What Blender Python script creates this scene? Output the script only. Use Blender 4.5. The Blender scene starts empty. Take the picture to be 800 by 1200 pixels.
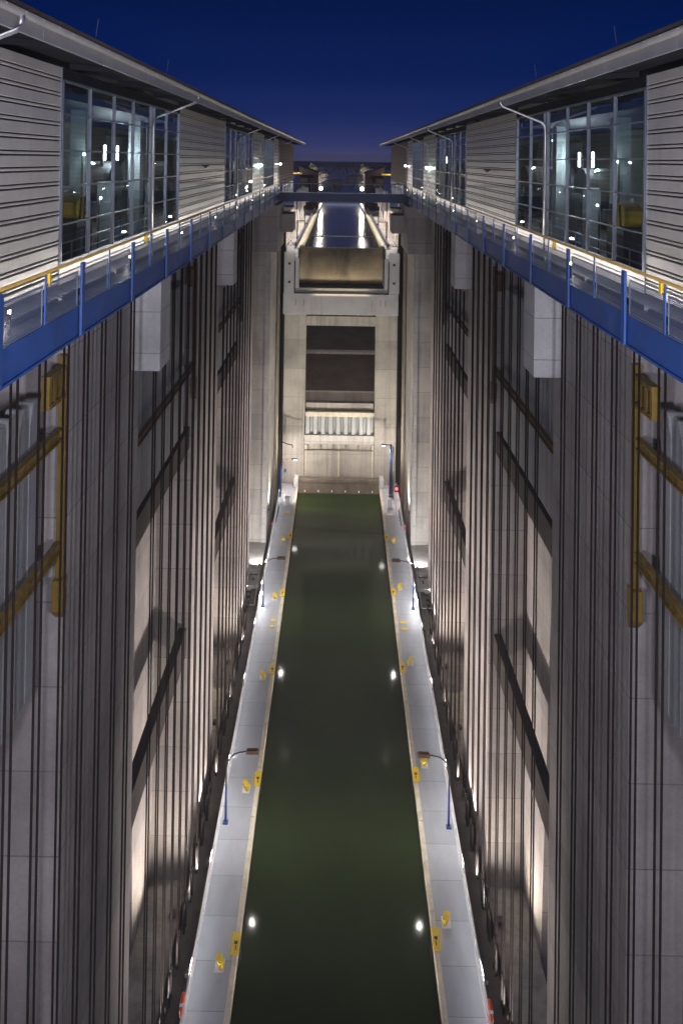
import bpy, math, random
from mathutils import Vector, Matrix
random.seed(7)
S = bpy.context.scene
COL = S.collection
CAMZ = 47.5                      # height of the camera above the trough deck (deck = z 0)
def Z(h): return CAMZ - h        # metres below the camera -> world z

# ------------------------------------------------------------------ camera
cd = bpy.data.cameras.new('camera'); cam = bpy.data.objects.new('camera', cd); COL.objects.link(cam)
S.camera = cam
cd.sensor_fit = 'HORIZONTAL'; cd.sensor_width = 36; cd.lens = 45.0
cd.shift_x = (400 - 390.27) / 800; cd.shift_y = -(600 - 174.34) / 800
cd.clip_start = 0.1; cd.clip_end = 9000
R0 = ((0.99986125, -0.01444611, 0.00829386), (0.01433896, 0.9998148, 0.01283613), (-0.00847776, -0.01271542, 0.99988322))
def c2w(q): return Vector((q[0], q[2], -q[1]))   # (lateral, down, depth) -> world
cx = c2w(R0[0]); cy = -c2w(R0[1]); cz = -c2w(R0[2])
M = Matrix.Identity(4)
for i in range(3):
    M[i][0], M[i][1], M[i][2] = cx[i], cy[i], cz[i]
M[0][3], M[1][3], M[2][3] = -0.444, 0, CAMZ
cam.matrix_world = M

# ------------------------------------------------------------------ world: clear night sky just after dusk
W = bpy.data.worlds.new('World'); S.world = W; W.use_nodes = True
nt = W.node_tree; nt.nodes.clear()
tc = nt.nodes.new('ShaderNodeTexCoord'); sp = nt.nodes.new('ShaderNodeSeparateXYZ')
ra = nt.nodes.new('ShaderNodeValToRGB'); bg = nt.nodes.new('ShaderNodeBackground'); wo = nt.nodes.new('ShaderNodeOutputWorld')
nt.links.new(tc.outputs['Generated'], sp.inputs[0]); nt.links.new(sp.outputs['Z'], ra.inputs[0])
nt.links.new(ra.outputs[0], bg.inputs[0]); nt.links.new(bg.outputs[0], wo.inputs[0])
cr = ra.color_ramp; cr.interpolation = 'EASE'
cr.elements[0].position = 0.0; cr.elements[0].color = (0.052, 0.058, 0.140, 1)
cr.elements[1].position = 1.0; cr.elements[1].color = (0.0002, 0.0048, 0.040, 1)
for p_, c_ in ((0.022, (0.020, 0.030, 0.130)), (0.06, (0.006, 0.018, 0.105)), (0.11, (0.0012, 0.0105, 0.080)), (0.2, (0.0002, 0.0072, 0.060))):
    e = cr.elements.new(p_); e.color = (*c_, 1)
bg.inputs[1].default_value = 1.0
S.view_settings.view_transform = 'Standard'; S.view_settings.look = 'None'
S.view_settings.exposure = 0.0; S.view_settings.gamma = 1.0; S.view_settings.use_curve_mapping = False
S.cycles.use_denoising = True
S.cycles.max_bounces = 7; S.cycles.transparent_max_bounces = 14
S.cycles.sample_clamp_indirect = 4.0; S.cycles.caustics_reflective = False; S.cycles.caustics_refractive = False

# light levels (watts), tuned against the photograph
P_MAST, P_STRIP, P_FLOOD, P_CROSS, P_NEAR, P_WALK, P_CANAL = 560, 235, 240, 18000, 14500, 12, 420
WARM = (1.0, 0.875, 0.79); NEUTRAL = (1.0, 0.95, 0.9); COOL = (0.95, 0.96, 1.0)

def lamp_point(name, loc, power, color=NEUTRAL, r=0.08, parent=None):
    l = bpy.data.lights.new(name, 'POINT'); l.energy = power; l.color = color; l.shadow_soft_size = r
    o = bpy.data.objects.new(name, l); COL.objects.link(o); o.location = loc; adopt(o, parent); return o
def aim(o, loc, to):
    o.location = loc; d = Vector(to) - Vector(loc); o.rotation_mode = 'QUATERNION'; o.rotation_quaternion = d.to_track_quat('-Z', 'Y')
def lamp_spot(name, loc, to, power, angle=120, blend=0.6, color=NEUTRAL, r=0.1, parent=None):
    l = bpy.data.lights.new(name, 'SPOT'); l.energy = power; l.color = color; l.shadow_soft_size = r
    l.spot_size = math.radians(angle); l.spot_blend = blend
    o = bpy.data.objects.new(name, l); COL.objects.link(o); aim(o, loc, to); adopt(o, parent); return o
def lamp_area(name, loc, to, sx, sy, power, color=NEUTRAL, spread=180, parent=None):
    l = bpy.data.lights.new(name, 'AREA'); l.energy = power; l.color = color; l.shape = 'RECTANGLE'; l.size = sx; l.size_y = sy
    l.spread = math.radians(spread)
    o = bpy.data.objects.new(name, l); COL.objects.link(o); aim(o, loc, to); adopt(o, parent); return o
def adopt(o, parent):
    if parent is not None:
        o.parent = parent; o.location = Vector(o.location) - parent.location

# ------------------------------------------------------------------ materials
MATS = {}
def nodes_mat(name):
    m = bpy.data.materials.new(name); m.use_nodes = True
    return m, m.node_tree, m.node_tree.nodes['Principled BSDF']
def mix_rgb(nt, blend, fac, a, b):
    n = nt.nodes.new('ShaderNodeMix'); n.data_type = 'RGBA'; n.blend_type = blend
    for sock, v in ((n.inputs[0], fac), (n.inputs[6], a), (n.inputs[7], b)):
        if hasattr(v, 'is_linked') or isinstance(v, bpy.types.NodeSocket): nt.links.new(v, sock)
        elif isinstance(v, (int, float)): sock.default_value = v
        else: sock.default_value = (*v, 1)
    return n.outputs[2]
def ramp(nt, src, stops):
    r = nt.nodes.new('ShaderNodeValToRGB'); nt.links.new(src, r.inputs[0])
    els = r.color_ramp.elements
    els[0].position, els[0].color = stops[0][0], (*stops[0][1], 1)
    els[1].position, els[1].color = stops[-1][0], (*stops[-1][1], 1)
    for p, c in stops[1:-1]:
        e = els.new(p); e.color = (*c, 1)
    return r.outputs[0]
def noise(nt, scale, detail=5, vec=None, rough=0.6):
    n = nt.nodes.new('ShaderNodeTexNoise'); n.inputs['Scale'].default_value = scale
    n.inputs['Detail'].default_value = detail; n.inputs['Roughness'].default_value = rough
    if vec is not None: nt.links.new(vec, n.inputs['Vector'])
    return n.outputs['Fac']
def position(nt, scale=(1, 1, 1)):
    g = nt.nodes.new('ShaderNodeNewGeometry'); mp = nt.nodes.new('ShaderNodeMapping')
    nt.links.new(g.outputs['Position'], mp.inputs['Vector']); mp.inputs['Scale'].default_value = scale
    return mp.outputs[0]
def bump(nt, bs, h, strength, dist=0.02):
    b = nt.nodes.new('ShaderNodeBump'); b.inputs['Strength'].default_value = strength; b.inputs['Distance'].default_value = dist
    nt.links.new(h, b.inputs['Height']); nt.links.new(b.outputs[0], bs.inputs['Normal'])

def paint(name, col, rough=0.45, metal=0.0, var=0.25, scale=3.0, dirt=None, spec=None):
    m, nt, bs = nodes_mat(name)
    p = position(nt)
    n = noise(nt, scale, 6, p)
    lo = tuple(c * (1 - var) for c in col); hi = tuple(min(1, c * (1 + var * 0.6)) for c in col)
    c = ramp(nt, n, [(0.3, lo), (0.7, hi)])
    if dirt:
        n2 = noise(nt, scale * 0.5, 8, position(nt, (1.5, 1.5, 0.2)), 0.7)
        f = ramp(nt, n2, [(0.52, (0, 0, 0)), (0.72, (1, 1, 1))])
        c = mix_rgb(nt, 'MIX', f, c, dirt)
    nt.links.new(c, bs.inputs['Base Color'])
    bs.inputs['Roughness'].default_value = rough; bs.inputs['Metallic'].default_value = metal
    rr = nt.nodes.new('ShaderNodeMapRange'); nt.links.new(n, rr.inputs[0])
    rr.inputs['To Min'].default_value = max(0.05, rough - 0.12); rr.inputs['To Max'].default_value = min(1, rough + 0.15)
    nt.links.new(rr.outputs[0], bs.inputs['Roughness'])
    if spec is not None: bs.inputs['Specular IOR Level'].default_value = spec
    MATS[name] = m; return m

def concrete(name, col, lift=3.1, streak=0.5, board=True):
    m, nt, bs = nodes_mat(name)
    p = position(nt)
    big = noise(nt, 0.22, 4, p); fine = noise(nt, 6.0, 8, p, 0.7)
    c = ramp(nt, big, [(0.3, tuple(x * 0.72 for x in col)), (0.5, col), (0.72, tuple(min(1, x * 1.22) for x in col))])
    c = mix_rgb(nt, 'MULTIPLY', 0.6, c, ramp(nt, fine, [(0.25, (0.72, 0.71, 0.7)), (0.7, (1.1, 1.1, 1.1))]))
    # vertical run-off streaks
    st = noise(nt, 1.0, 6, position(nt, (1.6, 1.6, 0.035)), 0.65)
    c = mix_rgb(nt, 'MULTIPLY', streak, c, ramp(nt, st, [(0.36, (0.42, 0.39, 0.37)), (0.52, (0.95, 0.95, 0.95)), (0.75, (1.15, 1.14, 1.12))]))
    # pour joints: one thin dark line per lift
    sx_ = nt.nodes.new('ShaderNodeSeparateXYZ'); nt.links.new(p, sx_.inputs[0])
    def line(src, period, width):
        a = nt.nodes.new('ShaderNodeMath'); a.operation = 'DIVIDE'; nt.links.new(src, a.inputs[0]); a.inputs[1].default_value = period
        b = nt.nodes.new('ShaderNodeMath'); b.operation = 'FRACT'; nt.links.new(a.outputs[0], b.inputs[0])
        d = nt.nodes.new('ShaderNodeMath'); d.operation = 'LESS_THAN'; nt.links.new(b.outputs[0], d.inputs[0]); d.inputs[1].default_value = width / period
        return d.outputs[0], a.outputs[0]
    ln, za = line(sx_.outputs['Z'], lift, 0.045)
    c = mix_rgb(nt, 'MIX', ln, c, tuple(x * 0.5 for x in col))
    lv, _ = line(sx_.outputs['Y'], 2.42, 0.03)
    c = mix_rgb(nt, 'MULTIPLY', lv, c, (0.78, 0.77, 0.77))
    if board:
        # each lift has its own slight tone
        fl = nt.nodes.new('ShaderNodeMath'); fl.operation = 'FLOOR'; nt.links.new(za, fl.inputs[0])
        wn = nt.nodes.new('ShaderNodeTexWhiteNoise'); wn.noise_dimensions = '1D'; nt.links.new(fl.outputs[0], wn.inputs['W'])
        c = mix_rgb(nt, 'MULTIPLY', 1.0, c, ramp(nt, wn.outputs['Value'], [(0, (0.86, 0.86, 0.87)), (1, (1.08, 1.07, 1.05))]))
    nt.links.new(c, bs.inputs['Base Color']); bs.inputs['Roughness'].default_value = 0.88
    bump(nt, bs, fine, 0.25, 0.01)
    MATS[name] = m; return m

def emit(name, col, strength):
    m = bpy.data.materials.new(name); m.use_nodes = True; nt = m.node_tree; nt.nodes.clear()
    e = nt.nodes.new('ShaderNodeEmission'); o = nt.nodes.new('ShaderNodeOutputMaterial')
    e.inputs[0].default_value = (*col, 1); e.inputs[1].default_value = strength; nt.links.new(e.outputs[0], o.inputs[0])
    MATS[name] = m; return m

def glass(name, tint=(0.80, 0.87, 0.90), ior=1.5):
    m = bpy.data.materials.new(name); m.use_nodes = True; nt = m.node_tree; nt.nodes.clear()
    t = nt.nodes.new('ShaderNodeBsdfTransparent'); g = nt.nodes.new('ShaderNodeBsdfGlossy'); f = nt.nodes.new('ShaderNodeFresnel')
    x = nt.nodes.new('ShaderNodeMixShader'); o = nt.nodes.new('ShaderNodeOutputMaterial')
    t.inputs[0].default_value = (*tint, 1); g.inputs['Roughness'].default_value = 0.015; f.inputs[0].default_value = ior
    gb = nt.nodes.new('ShaderNodeNewGeometry'); iv = nt.nodes.new('ShaderNodeMath'); iv.operation = 'SUBTRACT'; iv.inputs[0].default_value = 1.0
    nt.links.new(gb.outputs['Backfacing'], iv.inputs[1]); mu = nt.nodes.new('ShaderNodeMath'); mu.operation = 'MULTIPLY'
    nt.links.new(f.outputs[0], mu.inputs[0]); nt.links.new(iv.outputs[0], mu.inputs[1])
    nt.links.new(mu.outputs[0], x.inputs[0]); nt.links.new(t.outputs[0], x.inputs[1]); nt.links.new(g.outputs[0], x.inputs[2]); nt.links.new(x.outputs[0], o.inputs[0])
    MATS[name] = m; return m

concrete('concrete', (0.35, 0.332, 0.335), streak=0.34)
concrete('concrete_pale', (0.47, 0.46, 0.44), streak=0.35)
concrete('concrete_block', (0.50, 0.50, 0.51), lift=2.0, streak=0.08, board=False)
concrete('concrete_warm', (0.43, 0.405, 0.365), lift=4.2, streak=0.45)
paint('motor_yellow', (0.62, 0.36, 0.02), 0.5, 0.0, 0.2, 3)
paint('mesh_blue', (0.14, 0.19, 0.33), 0.4, 0.1, 0.1, 2)
paint('yellow_shaded', (0.10, 0.06, 0.02), 0.6, 0.0, 0.3, 2.5, dirt=(0.05, 0.03, 0.015))  # darker copy of the gantry yellow: niche shade put into the colour
concrete('counterweight', (0.26, 0.27, 0.29), lift=60, streak=0.5, board=False)
paint('rope', (0.014, 0.0075, 0.0065), 0.75, 0.0, 0.4, 8, spec=0.12)
paint('dark_steel', (0.035, 0.026, 0.024), 0.6, 0.2, 0.4, 2)
paint('hull', (0.055, 0.045, 0.04), 0.6, 0.1, 0.4, 1.2, dirt=(0.10, 0.07, 0.05))
paint('blue_steel', (0.018, 0.082, 0.33), 0.42, 0.0, 0.2, 1.2, dirt=(0.022, 0.06, 0.2))
paint('navy_steel', (0.014, 0.03, 0.115), 0.45, 0.0, 0.2, 1.5)
paint('mast_blue', (0.02, 0.05, 0.22), 0.4, 0.0, 0.2, 2)
paint('mast_dark', (0.03, 0.025, 0.03), 0.5, 0.2, 0.2, 2)
paint('brown_housing', (0.10, 0.05, 0.025), 0.5, 0.0, 0.2, 4)
paint('walk_floor', (0.40, 0.41, 0.43), 0.6, 0.0, 0.3, 2)
paint('deck_paint', (0.43, 0.445, 0.48), 0.55, 0.0, 0.12, 0.7, dirt=(0.35, 0.375, 0.40))
paint('fender', (0.66, 0.60, 0.47), 0.6, 0.0, 0.18, 1.5, dirt=(0.42, 0.36, 0.26))
paint('white_steel', (0.72, 0.73, 0.74), 0.45, 0.0, 0.12, 2)
paint('pipe_zinc', (0.55, 0.56, 0.58), 0.35, 0.7, 0.15, 3)
paint('sheet_metal', (0.60, 0.575, 0.55), 0.36, 0.3, 0.10, 0.6, dirt=(0.48, 0.45, 0.42))
paint('fascia', (0.45, 0.44, 0.43), 0.4, 0.3, 0.15, 0.8)
paint('roof_tile_unlit_wall', (0.14, 0.11, 0.095), 0.7, 0.1, 0.3, 2)
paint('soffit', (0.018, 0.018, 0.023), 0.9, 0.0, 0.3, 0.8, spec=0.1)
paint('frame_alu', (0.20, 0.22, 0.27), 0.35, 0.5, 0.1, 2)
paint('frame_dark', (0.05, 0.055, 0.07), 0.4, 0.3, 0.1, 2)
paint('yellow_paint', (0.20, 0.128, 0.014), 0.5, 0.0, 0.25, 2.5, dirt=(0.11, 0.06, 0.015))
paint('bright_yellow', (0.85, 0.58, 0.02), 0.5, 0.0, 0.12, 5)
paint('rail_gold', (0.50, 0.33, 0.09), 0.4, 0.2, 0.2, 2)
paint('black_mark', (0.02, 0.02, 0.02), 0.6)
paint('orange', (0.75, 0.07, 0.015), 0.5, 0.0, 0.15, 6)
paint('gate_steel', (0.50, 0.50, 0.51), 0.5, 0.1, 0.12, 0.6, dirt=(0.32, 0.30, 0.29))
paint('flap_tan', (0.32, 0.25, 0.155), 0.5, 0.0, 0.3, 0.5, dirt=(0.10, 0.075, 0.05))
paint('sheet_white', (0.40, 0.41, 0.41), 0.5, 0.0, 0.1, 1)
paint('trough_gate', (0.24, 0.20, 0.155), 0.5, 0.1, 0.3, 0.8, dirt=(0.1, 0.08, 0.06))
paint('brick_house', (0.10, 0.068, 0.06), 0.8, 0.0, 0.25, 1)
paint('pink_wall', (0.55, 0.43, 0.37), 0.7, 0.0, 0.15, 0.8)
paint('soil', (0.06, 0.047, 0.038), 0.95, 0.0, 0.5, 0.35, dirt=(0.035, 0.035, 0.022))
paint('machine', (0.10, 0.105, 0.11), 0.5, 0.2, 0.3, 1.2)
paint('hall_inner', (0.23, 0.24, 0.24), 0.7, 0.0, 0.2, 0.6)
paint('pale_column', (0.42, 0.46, 0.47), 0.6, 0.0, 0.1, 1)
paint('bark', (0.07, 0.05, 0.035), 0.9, 0.0, 0.3, 4)
paint('leaf', (0.22, 0.21, 0.17), 0.7, 0.0, 0.4, 0.8)
paint('far_leaf', (0.05, 0.055, 0.05), 0.8, 0.0, 0.4, 0.2)
m = bpy.data.materials.new('haze'); m.use_nodes = True; nt = m.node_tree; nt.nodes.clear()
vo = nt.nodes.new('ShaderNodeVolumePrincipled'); ou = nt.nodes.new('ShaderNodeOutputMaterial'); nt.links.new(vo.outputs[0], ou.inputs['Volume'])
vo.inputs['Color'].default_value = (0.88, 0.9, 0.96, 1); vo.inputs['Density'].default_value = 0.00034; MATS['haze'] = m
emit('lamp_white', (1, 0.97, 0.92), 160)
emit('lamp_canal', (1, 0.9, 0.78), 22)
emit('lamp_soft', (1, 0.96, 0.9), 14)
emit('lamp_cool', (0.9, 0.95, 1.0), 10)
emit('lamp_green', (0.55, 1.0, 0.85), 22)
emit('lamp_red', (1.0, 0.05, 0.06), 8)
emit('lamp_warm_dot', (1.0, 0.7, 0.55), 1.6)
glass('glass')
glass('glass_pale', (0.9, 0.93, 0.94), 1.3)
# dark green canal water: murky body, mirror-like skin with faint ripples
m, nt, bs = nodes_mat('water')
p = position(nt, (1, 0.6, 1))
n1 = noise(nt, 0.10, 3, p); c = ramp(nt, n1, [(0.3, (0.019, 0.031, 0.008)), (0.7, (0.030, 0.047, 0.013))])
nt.links.new(c, bs.inputs['Base Color']); bs.inputs['Roughness'].default_value = 0.09; bs.inputs['IOR'].default_value = 1.13
n2 = noise(nt, 1.3, 3, p); bump(nt, bs, n2, 0.10, 0.02); MATS['water'] = m
m, nt, bs = nodes_mat('canal_water')
p = position(nt, (1, 0.5, 1)); bs.inputs['Base Color'].default_value = (0.06, 0.08, 0.11, 1)
bs.inputs['Roughness'].default_value = 0.16; bs.inputs['IOR'].default_value = 1.33
bump(nt, bs, noise(nt, 1.6, 4, p), 0.12, 0.05); MATS['canal_water'] = m

m, nt, bs = nodes_mat('deck_paint_b')
p = position(nt); sx_ = nt.nodes.new('ShaderNodeSeparateXYZ'); nt.links.new(p, sx_.inputs[0])
dv = nt.nodes.new('ShaderNodeMath'); dv.operation = 'DIVIDE'; nt.links.new(sx_.outputs['Y'], dv.inputs[0]); dv.inputs[1].default_value = 3.0
fr_ = nt.nodes.new('ShaderNodeMath'); fr_.operation = 'FRACT'; nt.links.new(dv.outputs[0], fr_.inputs[0])
lt = nt.nodes.new('ShaderNodeMath'); lt.operation = 'LESS_THAN'; nt.links.new(fr_.outputs[0], lt.inputs[0]); lt.inputs[1].default_value = 0.014
fl_ = nt.nodes.new('ShaderNodeMath'); fl_.operation = 'FLOOR'; nt.links.new(dv.outputs[0], fl_.inputs[0])
wn = nt.nodes.new('ShaderNodeTexWhiteNoise'); wn.noise_dimensions = '1D'; nt.links.new(fl_.outputs[0], wn.inputs['W'])
c = ramp(nt, noise(nt, 0.8, 7, position(nt, (1, 0.35, 1)), 0.7), [(0.3, (0.36, 0.375, 0.405)), (0.65, (0.45, 0.465, 0.50))])
c = mix_rgb(nt, 'MULTIPLY', 1.0, c, ramp(nt, wn.outputs['Value'], [(0, (0.9, 0.9, 0.91)), (1, (1.04, 1.04, 1.04))]))
c = mix_rgb(nt, 'MULTIPLY', 0.7, c, ramp(nt, noise(nt, 2.4, 8, p, 0.75), [(0.6, (1, 1, 1)), (0.75, (0.62, 0.58, 0.54))]))
c = mix_rgb(nt, 'MIX', lt.outputs[0], c, (0.22, 0.23, 0.25))
nt.links.new(c, bs.inputs['Base Color']); bs.inputs['Roughness'].default_value = 0.55; MATS['deck_paint'] = m

# ------------------------------------------------------------------ mesh helpers
class MB:
    def __init__(s): s.v = []; s.f = []
    def box(s, x0, x1, y0, y1, z0, z1):
        x0, x1 = min(x0, x1), max(x0, x1); y0, y1 = min(y0, y1), max(y0, y1); z0, z1 = min(z0, z1), max(z0, z1)
        n = len(s.v)
        s.v += [(x0, y0, z0), (x1, y0, z0), (x1, y1, z0), (x0, y1, z0), (x0, y0, z1), (x1, y0, z1), (x1, y1, z1), (x0, y1, z1)]
        s.f += [tuple(n + i for i in q) for q in ((0, 3, 2, 1), (4, 5, 6, 7), (0, 1, 5, 4), (1, 2, 6, 5), (2, 3, 7, 6), (3, 0, 4, 7))]
        return s
    def tube(s, pts, r, n=8, r2=None):
        pts = [Vector(p) for p in pts]; base = len(s.v); k = len(pts)
        for i, p in enumerate(pts):
            d = (pts[min(i + 1, k - 1)] - pts[max(i - 1, 0)]).normalized()
            a = Vector((0, 0, 1)) if abs(d.z) < 0.9 else Vector((1, 0, 0))
            u = d.cross(a).normalized(); w = d.cross(u)
            rr = r if r2 is None else r + (r2 - r) * i / (k - 1)
            for j in range(n):
                t = 2 * math.pi * j / n; s.v.append(tuple(p + (u * math.cos(t) + w * math.sin(t)) * rr))
        for i in range(k - 1):
            for j in range(n):
                a = base + i * n + j; b = base + i * n + (j + 1) % n
                s.f.append((a, b, b + n, a + n))
        s.f.append(tuple(base + j for j in range(n))[::-1]); s.f.append(tuple(base + (k - 1) * n + j for j in range(n)))
        return s
    def prism(s, poly, axis, a0, a1):   # poly: points in the two other axes, in x,y,z order
        n = len(s.v); k = len(poly)
        for a in (a0, a1):
            for (p, q) in poly:
                s.v.append({'x': (a, p, q), 'y': (p, a, q), 'z': (p, q, a)}[axis])
        s.f.append(tuple(range(n, n + k))[::-1]); s.f.append(tuple(range(n + k, n + 2 * k)))
        for i in range(k):
            j = (i + 1) % k; s.f.append((n + i, n + j, n + k + j, n + k + i))
        return s
    def build(s, name, mat, parent=None, loc=None, smooth=False, bevel=0):
        off = Vector(parent.location) if parent is not None else Vector(loc or (0, 0, 0))
        me = bpy.data.meshes.new(name); me.from_pydata([tuple(Vector(v) - off) for v in s.v], [], s.f); me.update()
        import bmesh
        bm = bmesh.new(); bm.from_mesh(me); bmesh.ops.recalc_face_normals(bm, faces=bm.faces); bm.to_mesh(me); bm.free()
        if smooth:
            for pl in me.polygons: pl.use_smooth = len(pl.vertices) == 4
        me.materials.append(MATS[mat])
        o = bpy.data.objects.new(name, me); COL.objects.link(o)
        if parent is not None: o.parent = parent
        else: o.location = off
        if bevel:
            bv = o.modifiers.new('bevel', 'BEVEL'); bv.width = bevel; bv.segments = 2; bv.limit_method = 'ANGLE'
        return o
def tag(o, label, cat, group=None):
    o['label'] = label; o['category'] = cat
    if group: o['group'] = group
    return o
def thing(name, label, cat, loc, group=None):
    o = bpy.data.objects.new(name, None); COL.objects.link(o); o.location = loc; o.empty_display_size = 0.2
    return tag(o, label, cat, group)
def struct(o): o['kind'] = 'structure'; return o
def kids(o): return [c for c in bpy.data.objects if c.parent == o]
def copy_tree(o, parent=None):
    c = o.copy(); COL.objects.link(c)
    if parent is not None: c.parent = parent
    for ch in list(o.children): copy_tree(ch, c)
    return c
def side(s): return 'left' if s < 0 else 'right'

WATER_Z = -1.0; CANAL_Z = 34.0
# ------------------------------------------------------------------ ground, slopes, canal water
def ground():
    prof = [(-60, -9.0), (20, -9.0), (128, -9.0), (134, 2.0), (149, 5.2), (151, 6.2), (165, 11.2), (200, 22.5), (236, 33.2), (260, 33.4), (900, 33.5), (8000, 33.0)]
    xs = [-4000, -600, -160, -60, -30, -17, -6.5, 6.5, 17, 30, 60, 160, 600, 4000]
    mb = MB(); k = len(xs)
    for (y, z) in prof:
        for x in xs:
            zz = z
            if y < 128 and abs(x) > 30: zz = z + 7 * min(1, (abs(x) - 30) / 30)
            mb.v.append((x, y, zz))
    for i in range(len(prof) - 1):
        for j in range(k - 1):
            a = i * k + j; mb.f.append((a, a + 1, a + k + 1, a + k))
    return struct(mb.build('ground', 'soil'))
ground()
w = MB().box(-5.88, 5.88, 8.2, 124.55, WATER_Z - 3.5, WATER_Z); struct(w.build('water', 'water'))
w = MB().box(-5.75, 5.75, 125.6, 251.9, CANAL_Z - 3.0, CANAL_Z); struct(w.build('canal_water', 'canal_water'))
w = MB().box(-260, 260, 252.2, 1500, CANAL_Z - 0.4, CANAL_Z - 0.02); struct(w.build('harbour_water', 'canal_water'))
road = MB().box(-30, 30, 162.6, 164.2, 10.6, 11.05); tag(road.build('retaining_kerb', 'concrete_pale', loc=(0, 163, 10.6)), 'thin pale concrete kerb across the dark slope seen through the opening', 'kerb')
kb = MB().box(-14, 14, 149.2, 150.2, 4.6, 7.0); tag(kb.build('retaining_wall', 'concrete_warm', loc=(0, 150, 4.6)), 'low concrete retaining wall at the foot of the dark slope behind the opening', 'wall')

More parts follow.
